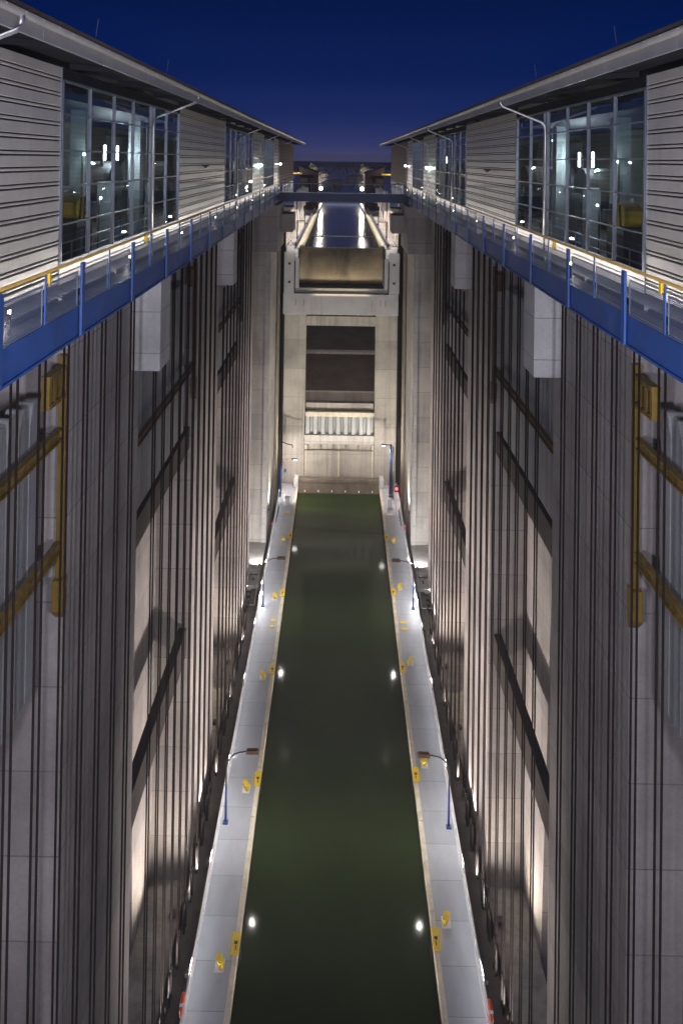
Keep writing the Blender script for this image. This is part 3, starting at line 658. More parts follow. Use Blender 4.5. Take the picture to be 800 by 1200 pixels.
for s in (-1, 1):
    t = thing('added_gate_flood', 'added floodlight on the inner face of the last %s pier, brightening the gate' % side(s), 'floodlight', (s * 8.9, 109, 2.5), 'added gate floodlights')  # added pair, put in to brighten the gate and end wall
    MB().box(s * 8.72, s * 8.97, 108.8, 109.2, 2.5, 2.9).build('housing', 'mast_dark', t, bevel=0.02)
    MB().box(s * 8.973, s * 8.999, 108.95, 109.05, 2.4, 3.0).build('bracket', 'mast_dark', t)
    lamp_spot('added_gate_wash', (s * 8.6, 109.1, 3.0), (-s * 2, 124, 22), 9500, 110, 0.8, (1, .92, .80), 0.3, parent=t)
U = thing('upper_gate', 'pale steel gate block with a tan rounded flap closing the upper canal', 'gate', (0, 124, Z(22.3)))
fr = MB().box(-8.37, 8.2, 123.0, 126, Z(22.3), Z(19.2))
for s in (-1, 1): fr.box(s * 6.75, s * 8.3, 123.0, 126, Z(19.197), Z(13.4))
fr.build('frame', 'gate_steel', U, bevel=0.06)
u = MB().box(-6.747, 6.747, 123.25, 126, Z(19.197), Z(18.5))
for s in (-1, 1): u.box(s * 6.15, s * 6.747, 123.25, 126, Z(18.497), Z(14.2))
u.build('inner_frame', 'gate_steel', U, bevel=0.04)
# U-shaped dark seal line round the recess
ue = MB().box(-6.78, 6.78, 122.95, 122.997, Z(19.3), Z(19.12))
for s in (-1, 1): ue.box(s * 6.68, s * 6.83, 122.95, 122.997, Z(19.117), Z(14.6))
ue.build('seal', 'black_mark', U)
fl = []
for k in range(13):
    a = math.radians(-52 + 104 * k / 12); fl.append((126.2 - 2.7 * math.cos(a), Z(15.45) + 3.3 * math.sin(a)))
fl += [(126.2, Z(12.9)), (126.2, Z(18.0))]
MB().prism(fl, 'x', -6.1, 5.95).build('flap', 'flap_tan', U, smooth=False)
MB().box(-6.14, 6.0, 123.7, 126, Z(18.49), Z(18.1)).build('flap_seal', 'black_mark', U)
ho = MB()
for s in (-1, 1):
    for h in (15.0, 17.65): ho.box(s * 7.35, s * 7.7, 122.96, 122.997, Z(h + .17), Z(h - .17))
ho.build('bolt_hole', 'black_mark', U)
vs = MB()
for x in (-6.6, -5.4, 4.4, 5.6, 6.3): vs.box(x, x + .08, 122.95, 122.997, Z(21.0), Z(20.1))
vs.build('drain_slit', 'trough_gate', U)
for s in (-1, 1):
    hp = thing('hoist_housing', 'white machinery housing with railings on top of the %s gate shoulder' % side(s), 'machinery', (s * 7.4, 124.5, Z(13.4)))
    MB().box(s * 6.9, s * 8.0, 123.6, 125.6, Z(13.397), Z(12.5)).build('housing', 'white_steel', hp, bevel=0.04)
    MB().box(s * 6.3, s * 6.9 - s * .003, 123.2, 126, Z(14.15), Z(12.9)).build('roller_block', 'white_steel', hp, bevel=0.04)
    MB().tube([(s * 6.6, 123.4, Z(12.8)), (s * 7.4, 124.2, Z(11.7)), (s * 8.1, 124.6, Z(12.6))], 0.09, 8).build('linkage', 'pipe_zinc', hp)
    r_ = MB()
    for k in range(4): r_.tube([(s * (6.9 + .38 * k), 123.7, Z(12.5)), (s * (6.9 + .38 * k), 123.7, Z(11.5))], 0.035, 6)
    r_.tube([(s * 6.9, 123.7, Z(11.5)), (s * 8.04, 123.7, Z(11.5))], 0.04, 6).tube([(s * 6.9, 123.7, Z(12)), (s * 8.04, 123.7, Z(12))], 0.03, 6)
    r_.build('railing', 'white_steel', hp)
    lamp_point('gate_lamp', (s * 7.2, 122.4, Z(12.2)), 60, WARM, 0.1, parent=hp)  # assumed small lamp at the gate side
lamp_area('assumed_flap_light', (0, 122.4, Z(19.6)), (0, 124.4, Z(16.2)), 8, 0.1, 50, (1, 0.8, 0.5), 140, parent=U)  # assumed light from below, brightening the flap

# ------------------------------------------------------------------ canal bridge beyond the gate
CB = thing('canal_bridge', 'lit canal trough bridge leading away beyond the upper gate', 'bridge', (0, 190, 30))
for s in (-1, 1):
    MB().box(s * 5.75, s * 7.0, 126.3, 252, 30.5, 34.35).build('side_wall', 'concrete_pale', CB)
    MB().box(s * 5.55, s * 6.25, 126.3, 252, 34.353, 34.75).build('fender', 'fender', CB, bevel=0.03)
    MB().box(s * 6.75, s * 6.95, 126.3, 252, 34.353, 35.2).build('guard', 'navy_steel', CB)
    lamp_area('assumed_fender_light', (s * 6.72, 165, 35.35), (s * 6.0, 165, 34.6), 74, 0.05, 900, (1, 0.9, 0.74), parent=CB)  # assumed light strip, brightening the fender
    lamp_area('assumed_footway_light', (s * 7.2, 165, 35.2), (s * 9.9, 165, 35.2), 74, 0.05, 2200, (1, 0.86, 0.74), parent=CB)  # assumed light strip, brightening the parapet
    MB().box(s * 7.003, s * 10.5, 128.3, 252, 33.7, 34.2).build('footway', 'concrete_pale', CB)
    pw = MB().box(s * 9.9, s * 10.2, 129, 200, 34.203, 37.2); pw.build('parapet', 'pink_wall', CB)
    MB().box(s * 9.85, s * 10.25, 129, 200, 37.203, 37.4).build('coping', 'white_steel', CB)
    for k in range(8): MB().box(s * 8.7, s * 8.95, 132 + 9 * k, 132.25 + 9 * k, 34.203, 41.5 if k > 3 else 37.5).build('post', 'white_steel', CB)
    for k in range(3): MB().box(s * 7.8, s * 9.4, 168 + 16 * k, 169 + 16 * k, 37.6, 41).build('panel', 'white_steel', CB)
MB().box(-7, 7, 126.3, 252, 30.0, 30.497).build('floor', 'concrete', CB)
MB().box(-5.74, 5.74, 150.9, 151.3, 33.0, 34.1).build('sill', 'concrete_pale', CB)
for k, yy in enumerate((160, 195)):
    for s in (-1, 1): MB().box(s * 7.3, s * 8.3, yy, yy + 1.5, 3, 29.997).build('support', 'concrete_warm', CB)
under = thing('added_bridge_lamp', 'added dim lamp under the canal bridge lighting the slope behind the opening', 'lamp', (0, 136, 29.6))  # lamp added to light the slope seen through the opening
MB().box(-0.4, 0.4, 135.9, 136.1, 29.75, 29.9).build('housing', 'mast_dark', under); MB().box(-0.05, 0.05, 135.95, 136.05, 29.9, 29.998).build('bracket', 'mast_dark', under)
lamp_spot('added_under_light', (0, 136, 29.7), (0, 158, 6), 16000, 130, 0.8, (1, 0.8, 0.66), 0.2, parent=under)
def canal_mast(s, y, h, lab, big):
    t = thing('canal_lamp', lab, 'lamp', (s * 6.5, y, 34.2), 'lamps along the canal bridge')
    x = s * 7.4
    MB().tube([(x, y, 34.2), (x, y, 34.2 + h)], 0.12, 8).build('mast', 'mast_dark', t, smooth=True)
    MB().tube([(x, y, 34.1 + h), (s * 6.1, y, 34.1 + h)], 0.07, 8).build('arm', 'mast_dark', t, smooth=True)
    n = 8; r = 0.55 if big else 0.16
    mb = MB(); rings = [(math.cos(a), math.sin(a)) for a in [math.pi * (k / n - 0.5) for k in range(n + 1)]]
    mb.tube([(s * 5.9, y, 33.7 + h + r * q) for (_, q) in rings], r, 12)
    k = 0
    for (c_, _) in rings:
        for j in range(12):
            vx, vy, vz = mb.v[k]; mb.v[k] = (s * 5.9 + (vx - s * 5.9) * max(c_, .02), y + (vy - y) * max(c_, .02), vz); k += 1
    mb.build('globe', 'lamp_canal' if big else 'mast_dark', t, smooth=True)
    lamp_point('canal_light', (s * (5.9 if big else 8.2), y - 0.75, 33.6 + h), P_CANAL * (1.6 if big else 0.4), (1, 0.88, 0.74), r, parent=t)
for s in (-1, 1):
    canal_mast(s, 245, 5.6, 'bright %s lamp shining behind the footbridge railing' % side(s), True)
    canal_mast(s, 142, 3.2, 'assumed low canal lamp on the %s just past the gate, half hidden by the footbridge' % side(s), False)
    canal_mast(s, 172, 3.2, 'assumed low canal lamp on the %s hidden behind the footbridge beam' % side(s), False)  # both low lamps are assumed, lighting the canal sides
# gate houses, lit trees, barriers at the canal end
def house(s):
    t = thing('gate_house', 'brown gate house with sloping roof beyond the footbridge on the %s' % side(s), 'house', (s * 8.7, 230, 34), 'gate houses at the canal end')
    MB().prism([(s * 6.2, 34), (s * 11.2, 34), (s * 11.2, Z(2.0)), (s * 6.2, Z(3.4))], 'y', 226, 236).build('wall', 'brick_house', t)
    MB().prism([(s * 5.9, Z(3.46)), (s * 11.5, Z(1.9)), (s * 11.5, Z(1.65)), (s * 5.9, Z(3.2))], 'y', 225.6, 236.4).build('roof', 'dark_steel', t)
    w_ = MB().box(s * 7.3, s * 8.3, 225.9, 225.997, 37.4, 39).box(s * 9.2, s * 10.2, 225.9, 225.997, 37.4, 39); w_.build('window', 'frame_dark', t)
def tree(name, x, y, z, h, r, lab, n, mat, group, size):
    t = thing(name, lab, 'tree', (x, y, z), group)
    tr = MB(); tr.tube([(x, y, z), (x + .2, y, z + h * .3), (x, y + .1, z + h * .6), (x + .1, y, z + h * .9)], 0.28, 8, 0.06)
    for k in range(7):
        a = k * 2.4; tr.tube([(x, y, z + h * (.3 + .06 * k)), (x + math.cos(a) * r * .7, y + math.sin(a) * r * .7, z + h * (.5 + .06 * k))], 0.1, 6, 0.03)
    tr.build('trunk', 'bark', t, smooth=True)
    c = MB(); lobes = [(random.uniform(-.6, .6) * r, random.uniform(-.6, .6) * r, h * random.uniform(.42, .9), r * random.uniform(.3, .55)) for _ in range(13)]
    for i in range(n):
        lx, ly, lz, lr = random.choice(lobes)
        d = Vector((random.gauss(0, 1), random.gauss(0, 1), random.gauss(0, 1))).normalized() * lr * random.uniform(.5, 1.05)
        p = Vector((x + lx, y + ly, z + lz)) + d
        a = Vector((random.gauss(0, 1), random.gauss(0, 1), random.gauss(0, 1))).normalized(); b_ = a.orthogonal().normalized(); q = size * random.uniform(.6, 1.3)
        m0 = len(c.v); c.v += [tuple(p + a * q), tuple(p + b_ * q * .6), tuple(p - a * q), tuple(p - b_ * q * .6)]; c.f.append((m0, m0 + 1, m0 + 2, m0 + 3))
    c.build('crown', mat, t)
for s in (-1, 1):
    house(s)
    tree('leafy_tree', s * 7.9 + (0.3 if s > 0 else 0), 268, 33.3, 13.6 if s > 0 else 12.9, 2.7 if s > 0 else 3.2, 'lamp lit pale tree behind the brown gate house on the %s' % side(s), 900, 'leaf', 'lit trees behind the gate houses', 0.32)
    tl = thing('assumed_tree_lamp', 'assumed small lamp lighting the pale tree behind the %s gate house' % side(s), 'lamp', (s * 6.4, 258, 33.9), 'assumed lamps below the lit trees')
    MB().tube([(s * 6.4, 258, 33.9), (s * 6.4, 258, 36.4)], 0.07, 8).build('post', 'mast_dark', tl); MB().box(s * 6.2, s * 6.6, 257.8, 258.2, 36.4, 36.7).build('head', 'lamp_soft', tl)
    lamp_point('assumed_tree_light', (s * 6.5, 258.5, 40.5), 9000, (1, 0.86, 0.74), 0.2, parent=tl)  # lamp and post are assumed, put in to light the tree
    t = thing('barrier_beam', 'yellow horizontal barrier beam beside the %s gate house' % side(s), 'barrier', (s * 13.2, 224, 34), 'yellow barrier beams')
    MB().box(s * 10.4, s * 15.6, 223.9, 224.2, Z(3.85), Z(3.45)).build('beam', 'bright_yellow', t, bevel=0.02)
    for x in (10.8, 15.2): MB().box(s * x, s * (x + .25), 223.95, 224.15, 34, Z(3.85)).build('post', 'mast_dark', t)
    l2 = lamp_point('yard_light', (s * 14.0, 221.5, Z(2.6)), 700, WARM, 0.15, parent=t)
    # far harbour lamps
for k, (x, y, h, lb) in enumerate(((-24, 330, 7, 'leftmost tiny distant lamp beyond the far footbridge'), (-15, 300, 9, 'tiny distant lamp above the left gate house'), (13.5, 310, 8.5, 'tiny distant lamp above the right gate house'),
                                 (23, 340, 8, 'rightmost tiny distant lamp beyond the far footbridge'), (9.5, 275, 10.5, 'highest tiny distant lamp, just left of the right pale tree'))):
    t = thing('distant_lamp', lb, 'lamp', (x, y, 33.6), 'distant lamps on the harbour banks')
    MB().tube([(x, y, 33.4), (x, y, 33.6 + h)], 0.09, 6).build('mast', 'mast_dark', t)
    MB().box(x - .3, x + .3, y - .2, y + .2, 33.603 + h, 33.9 + h).build('head', 'lamp_soft', t)
q = MB().box(-34, 34, 300, 304, 32.5, 35.2).box(-34, 34, 299.6, 300 - .003, 34.6, 35.3)
tag(q.build('quay_wall', 'concrete_pale', loc=(0, 302, 32.5)), 'low pale quay wall crossing the water behind the footbridge', 'wall')
for x, y, wd_, h, lb in ((-3.5, 430, 9, 5.0, 'low dark harbour shed just left of centre on the far bank'), (9, 520, 13, 6.0, 'low dark harbour shed right of centre on the far bank')):
    t = thing('harbour_shed', lb, 'shed', (x, y, 33.4), 'harbour sheds on the far bank')
    MB().box(x - wd_ / 2, x + wd_ / 2, y, y + 8, 33.4, 33.4 + h * .7).build('wall', 'concrete', t)
    MB().prism([(x - wd_ / 2 - .4, 33.403 + h * .7), (x + wd_ / 2 + .4, 33.403 + h * .7), (x, 33.4 + h)], 'y', y - .4, y + 8.4).build('roof', 'roof_tile_unlit_wall', t)
    MB().box(x - .9, x + .9, y - .08, y - .003, 33.45, 36.2).build('door', 'dark_steel', t)
# distant wood across the water
fw = MB()
for k in range(2600):
    x = random.uniform(-420, 420); y = random.uniform(880, 960); h = 6.5 + 2.5 * math.sin(x * .05) + 2 * math.sin(x * .13 + 1)
    z = 33.4 + random.random() ** .7 * h; q = random.uniform(1.0, 2.4)
    a = Vector((random.gauss(0, 1), random.gauss(0, 1), random.gauss(0, 1))).normalized(); b_ = a.orthogonal().normalized(); p = Vector((x, y, z)); m0 = len(fw.v)
    fw.v += [tuple(p + a * q), tuple(p + b_ * q), tuple(p - a * q), tuple(p - b_ * q)]; fw.f.append((m0, m0 + 1, m0 + 2, m0 + 3))
o = fw.build('distant_wood', 'far_leaf', loc=(0, 920, 33.4)); tag(o, 'dark distant wood along the horizon across the harbour', 'wood'); o['kind'] = 'stuff'

# ------------------------------------------------------------------ machine halls, left and right
HZ0, HZ1 = Z(4.64), Z(-3.6)      # floor, wall head
HY0, HY1 = 4.0, 184.0
WL = 10.5
PIPES = [20.0, 45.15, 82.6, 106.0, 138.3]
def boards(s, y0, y1, z0, z1):      # trapezoid boards: broad crest, narrow crest, open dark grooves between
    mb = MB(); z = z1
    ys = [y0]
    while ys[-1] < y1: ys.append(min(ys[-1] + 5.5, y1))
    while z > z0 + 0.3:
        for t, b in ((0.0, 0.362), (0.40, 0.488)):
            zt, zb = z - t, max(z - b, z0)
            if zt - zb < .02: continue
            for k in range(len(ys) - 1):
                a0, a1 = ys[k] + (0.008 if k else 0), ys[k + 1]
                n = len(mb.v); prof = [(WL + .07, zt), (WL + .02, zt - .004), (WL, zt - .02), (WL, zb + .02), (WL + .02, zb + .004), (WL + .07, zb)]
                for yy in (a0, a1): mb.v += [(s * l, yy, q) for l, q in prof]
                for i in range(5): mb.f.append((n + i, n + i + 1, n + 7 + i, n + 6 + i))
                mb.f.append((n, n + 1, n + 2, n + 3, n + 4, n + 5)); mb.f.append((n + 6, n + 7, n + 8, n + 9, n + 10, n + 11)); mb.f.append((n + 5, n, n + 6, n + 11))
        z -= 0.533
    return mb
for s in (-1, 1):
    H = thing('machine_hall', 'long metal clad machine hall with tall windows above the %s walkway' % side(s), 'building', (s * 15, 94, HZ0), 'machine halls above the piers')
    MB().box(s * (WL + 0.09), s * 21, HY0, HY1, HZ0 - 1.45, HZ0 - 0.01).build('floor_slab', 'concrete', H)
    MB().box(s * 20.6, s * 21, HY0, HY1, HZ0, HZ1).build('rear_wall', 'hall_inner', H)
    MB().box(s * (WL + 0.1), s * 21, HY1 - 0.3, HY1, HZ0, HZ1).build('end_wall', 'sheet_metal', H)
    bays = [('panel', HY0, 30.65), ('window', 30.65, 53.15), ('panel', 53.15, 74.35), ('window', 74.35, 97.8), ('panel', 97.8, 112.5), ('stair', 112.5, 129.0), ('panel', 129.0, 138.5), ('dark', 138.5, HY1)]
    for kind, a, b in bays:
        if kind in ('panel', 'dark'):
            c = boards(s, a + 0.1, b - 0.1, Z(4.6), Z(-3.2)); pn = c.build('wall_panel', 'sheet_metal' if kind == 'panel' else 'roof_tile_unlit_wall', H)  # unlit far bay: its shade is put into a darker panel colour
            MB().box(s * (WL + 0.1), s * (WL + 0.3), a + 0.02, b - 0.02, HZ0, Z(-3.2)).build('wall_backing', 'black_mark', H)
            for q in (a, b - 0.1): MB().box(s * (WL - 0.03), s * (WL + 0.09), q + 0.002, q + 0.098, HZ0, Z(-3.2)).build('corner_trim', 'frame_alu', H)
        else:
            top, bot = Z(-2.74), Z(3.9)
            fr = MB(); pn = MB()
            if kind == 'window' and a < 40: cols = [30.65, 34.2, 37.85, 41.35, 45.2, 45.95, 49.25, 53.15]
            elif kind == 'window': cols = [a + (b - a) * k / 6 for k in range(7)]
            else: cols = [a + (b - a) * k / 5 for k in range(6)]
            rows = [bot, Z(2.5), Z(1.13), Z(-0.2), Z(-1.55), top]
            for k, y in enumerate(cols):
                wdt = 0.16 if k in (0, len(cols) - 1) else 0.06
                yy = y + (wdt / 2 + .002 if k == 0 else (-wdt / 2 - .002 if k == len(cols) - 1 else 0))
                fr.box(s * (WL - 0.05), s * (WL + 0.1), yy - wdt / 2, yy + wdt / 2, bot, top)
            for k, z in enumerate(rows):
                hh = 0.10 if k in (0, 5) else 0.055
                fr.box(s * (WL - 0.02), s * (WL + 0.08), a + .05, b - .05, z - hh / 2, z + hh / 2)
            f = fr.build('window', 'frame_alu', H)
            pn.box(s * (WL + 0.03), s * (WL + 0.045), a + 0.1, b - 0.1, bot, top)
            g = pn.build('glass_pane', 'glass' if kind == 'window' else 'glass_pale', f); fix_sub(g, H)
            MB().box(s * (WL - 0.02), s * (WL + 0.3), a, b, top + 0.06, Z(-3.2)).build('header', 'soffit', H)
            MB().box(s * (WL - 0.02), s * (WL + 0.3), a, b, HZ0, bot - 0.06).build('sill', 'sheet_metal', H)
    # roof, soffit, fascia, gutter
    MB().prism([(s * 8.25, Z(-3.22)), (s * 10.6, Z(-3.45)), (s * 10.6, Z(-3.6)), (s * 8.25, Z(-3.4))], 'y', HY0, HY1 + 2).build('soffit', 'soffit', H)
    fa = MB(); y = HY0
    while y < HY1 + 1.9:
        fa.box(s * 8.17, s * 8.25 - s * .003, y, min(y + 5.97, HY1 + 2), Z(-2.98), Z(-3.46)); y += 6
    fa.build('fascia', 'fascia', H)
    MB().prism([(s * 8.05, Z(-3.5)), (s * 8.4, Z(-3.46) + .003), (s * 21.5, Z(-4.9)), (s * 21.5, Z(-5.15)), (s * 8.0, Z(-3.62))], 'y', HY0, HY1 + 2).build('roof', 'roof_tile_unlit_wall', H)
    gpts = [(s * (8.02 + 0.14 * math.cos(t)), Z(-3.42) + 0.14 * math.sin(t)) for t in [math.pi * k / 8 + math.pi for k in range(9)]]
    gu = MB().prism(gpts, 'y', HY0, HY1 + 2)
    y = HY0 + .4
    while y < HY1: gu.box(s * 7.86, s * 8.2, y, y + 0.05, Z(-3.40), Z(-3.37)); y += 1.2
    gu.build('gutter', 'fascia', H)
    # soffit brackets
    y = 10.0
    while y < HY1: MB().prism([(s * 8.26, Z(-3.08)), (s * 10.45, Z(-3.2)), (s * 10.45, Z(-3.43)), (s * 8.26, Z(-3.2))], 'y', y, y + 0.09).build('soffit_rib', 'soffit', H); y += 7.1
    for y in PIPES:
        pp = MB().tube([(s * 7.98, y, Z(-3.42)), (s * 7.98, y, Z(-3.12)), (s * 8.1, y, Z(-2.95)), (s * 10.15, y, Z(-2.15)), (s * 10.33, y, Z(-1.95)), (s * 10.36, y, Z(-1.6)), (s * 10.36, y, HZ0)], 0.062, 10)
        for zz in (Z(0), Z(2.5)): pp.box(s * 10.28, s * (WL - 0.03) - s * .003, y - .07, y + .07, zz, zz + 0.05)
        pp.build('downpipe', 'pipe_zinc', H, smooth=True)
    rd = MB()
    for y in (22.5, 28.0, 34.0, 39.5, 47.0, 58.0): rd.tube([(s * 8.6, y, Z(-3.6)), (s * 8.5, y + .1, Z(-3.6) + (0.95 if y in (28.0, 39.5) else .22))], 0.012, 5)
    rd.build('lightning_rod', 'pipe_zinc', H)
    # inside: columns, machinery, light tubes
    for y, hh in ((40.2, -3.6), (44.8, 1.3), (51.3, -3.6), (94.0, -3.6), (103.0, 1.0), (110.0, -3.6)): MB().box(s * 12.5, s * 13.2, y, y + 0.9, HZ0, Z(hh)).build('column', 'pale_column', H)
    for y, xx in ((24.0, 20.5), (74.5, 20.5), (131.2, 20.5)):
        MB().box(s * 10.85, s * xx, y, y + 0.2, HZ0, HZ1).build('partition', 'hall_inner', H)
    for y0_, y1_ in ((33.0, 53.0), (76.0, 97.0)):
        gr = MB()
        for k in range(int((y1_ - y0_) / 2)): gr.box(s * 11.4, s * 11.45, y0_ + 2 * k, y0_ + 2 * k + .05, HZ0, Z(3.5))
        for zz in (3.5, 3.95): gr.box(s * 11.39, s * 11.46, y0_, y1_, Z(zz), Z(zz) + .05)
        gr.build('guard_rail', 'pipe_zinc', H)
    for y_, h_, d_ in ((55.5, 2.2, 1.2), (58.0, 2.4, 1.6), (66.0, 1.9, 2.2), (61.5, 3.0, 1.0)):
        MB().box(s * 17.5, s * 18.6, y_, y_ + d_, HZ0, Z(h_)).build('switch_cabinet', 'pale_column', H, bevel=0.03)
    for y_ in (50.0, 57.0, 64.0, 71.0): MB().box(s * 11.0, s * 20.5, y_, y_ + .35, Z(-2.6), Z(-3.2)).build('roof_beam', 'machine', H)
    MB().box(s * 12.3, s * 12.5, 114, 130.5, HZ0, HZ1).build('stair_wall', 'pale_column', H)
    MB().box(s * 11.0, s * 19, 29.3, 53.9, Z(-2.2), Z(-2.5)).build('crane_girder', 'machine', H)
    for q, (x, y, h, col_) in enumerate(((12.4, 39.6, -0.1, 'lamp_green'), (15.5, 62.5, 0.6, 'lamp_soft'), (17.0, 68.0, 0.9, 'lamp_soft'), (12.6, 43.2, 2.1, 'lamp_soft'), (14.6, 60.5, -1.6, 'lamp_cool'))):
        bl = thing('bulkhead_lamp', ['small green lamp by the near window of the %s hall', 'small lamp deep inside the %s hall left of the rear cabinets', 'small lamp at the rear of the %s hall', 'added low lamp brightening the yellow motor of the %s hall', 'high cool lamp inside the %s hall'][q] % side(s), 'lamp', (s * x, y, HZ0), 'small lamps inside the halls')  # the lamp by the motor is added to brighten it
        MB().box(s * x, s * (x + .08), y - .04, y + .04, HZ0, Z(h) + .1).build('stand', 'machine', bl)
        MB().box(s * (x - .09), s * (x - .003), y - .09, y + .09, Z(h) - .05, Z(h) + .06).build('lens', col_, bl, bevel=0.02)
        lamp_point('bulkhead_light', (s * (x - .22), y - .1, Z(h)), 22, (0.95, 1, 0.95), 0.06, parent=bl)
    for ky, y in enumerate((48.5, 56.0, 63.5, 100, 106.5, 113)):
        w_ = thing('rope_sheave', 'dark grooved rope sheave wheel inside the %s hall, %s in its window' % (side(s), ['nearest', 'middle', 'farthest'][ky % 3] + (' in the first' if ky < 3 else ' in the second')), 'wheel', (s * 13.9, y, HZ0 - .01), 'rope sheaves inside the halls')
        mb = MB(); mb.tube([(s * 13.2, y, Z(2.0)), (s * 13.3, y, Z(2.0)), (s * 14.5, y, Z(2.0)), (s * 14.6, y, Z(2.0))], 1.75, 28); mb.build('wheel', 'machine', w_)
        MB().tube([(s * 12.9, y, Z(2.0)), (s * 14.9, y, Z(2.0))], 0.28, 14).build('axle', 'pipe_zinc', w_)
        MB().prism([(y - 1.1, HZ0), (y + 1.1, HZ0), (y + .3, Z(1.7)), (y - .3, Z(1.7))], 'x', s * 12.75, s * 13.05).build('bearing_stand', 'machine', w_)
    mt = thing('drive_motor', 'yellow drive motor housing inside the near window of the %s hall' % side(s), 'motor', (s * 12.2, 38.0, HZ0 - .01))
    MB().prism([(36.9, Z(2.55)), (37.4, Z(2.85)), (38.9, Z(2.8)), (39.3, Z(2.3)), (38.8, Z(1.85)), (37.6, Z(1.7)), (36.8, Z(2.0))], 'x', s * 11.8, s * 12.6).build('housing', 'motor_yellow', mt, bevel=0.05)
    st = MB()
    for k in range(3): st.prism([(37.15 + .6 * k, Z(2.8)), (37.32 + .6 * k, Z(2.8)), (37.5 + .6 * k, Z(1.8)), (37.33 + .6 * k, Z(1.8))], 'x', s * 11.76, s * 12.64)
    st.build('rib', 'dark_steel', mt)
    MB().tube([(s * 11.3, 38.1, Z(2.3)), (s * 11.75, 38.1, Z(2.3))], 0.3, 14).build('shaft_end', 'machine', mt)
    MB().box(s * 11.8, s * 12.6, 36.9, 39.2, HZ0, Z(2.86)).build('pedestal', 'machine', mt)
    for k, (x, y) in enumerate(((13.6, 47.6), (13.6, 50.3), (13.6, 53.2), (13.5, 60), (14.0, 104.0), (14.0, 116.0))):
        if k == 3: continue
        w_ = thing('tube_lamp', 'upright fluorescent tube glowing behind the %s window glass, %s' % (side(s), ['first of three', 'second of three', 'third of three', '', 'nearer in the far window', 'farther in the far window'][k]), 'lamp', (s * x, y, HZ0), 'tube lamps in the halls')
        MB().tube([(s * x, y, Z(0.2)), (s * x, y, Z(-0.65))], 0.07, 8).build('tube', 'lamp_soft', w_)
        MB().box(s * (x + .07), s * (x + .22), y - .08, y + .08, HZ0, Z(-0.55)).build('stand', 'machine', w_)
        lamp_point('tube_light', (s * (x - .3), y, Z(-0.2)), 160, (0.92, 0.98, 1), 0.1, parent=w_)
    for y, wh in ((44, 'first'), (64, 'second'), (104, 'third')):
        rl_ = thing('added_ceiling_lamp', '%s added strip lamp hanging from the ceiling inside the %s machine hall' % (wh, side(s)), 'lamp', (s * 15.5, y, HZ1 - .4), 'added strip lamps inside the halls')  # added to raise the light level inside the hall
        MB().box(s * 15.2, s * 15.8, y - 4, y + 4, HZ1 - .5, HZ1 - .38).build('tray', 'machine', rl_)
        MB().box(s * 15.46, s * 15.54, y - .05, y + .05, HZ1 - .377, HZ1 - .003).build('added_lamp_hanger', 'machine', rl_)
        lamp_area('added_hall_light', (s * 15.5, y, HZ1 - .52), (s * 15.4, y, HZ0), 0.4, 8, 260, (0.97, 0.99, 0.97), parent=rl_)
    ce = thing('stairwell_lamp', 'pale stairwell lamp behind tall glass of the %s hall' % side(s), 'lamp', (s * 11.6, 121, HZ1 - .3))
    MB().box(s * 11.45, s * 11.75, 115, 127, HZ1 - .35, HZ1 - .25).build('tray', 'white_steel', ce)
    lamp_area('stair_light', (s * 11.6, 121, HZ1 - .37), (s * 11.6, 121, HZ0), 0.25, 12, 140, (0.85, 1.0, 0.95), parent=ce)
    # wall lamps on the cladding
    for y, mat, pw, lab in ((62.5, 'lamp_soft', 10, 'small dim wall lamp on the cladding between the two big windows of the %s hall'), (105.6, 'lamp_green', 70, 'greenish bright wall lamp before the stairwell of the %s hall'), (140.3, 'lamp_cool', 60, 'cool white wall lamp at the far end of the %s hall')):
        w_ = thing('wall_lamp', lab % side(s), 'lamp', (s * 10.4, y, Z(0.7)), 'wall lamps on the halls')
        hd = MB().box(s * 10.1, s * (WL - 0.004), y - 0.3, y + 0.3, Z(0.62), Z(0.5)); hd.build('hood', 'mast_dark', w_, bevel=0.02)
        if y > 100:
            MB().box(s * 10.12, s * 10.4, y - 0.25, y + 0.25, Z(0.95), Z(0.63)).build('lens', mat, w_, bevel=0.03)
            lamp_point('wall_light', (s * 9.95, y - .2, Z(0.9)), pw, (0.75, 1, 0.92) if mat == 'lamp_green' else COOL, 0.1, parent=w_)
        else:
            MB().box(s * 10.2, s * 10.4, y - 0.15, y + 0.15, Z(0.72), Z(0.625)).build('lens', 'frame_dark', w_)

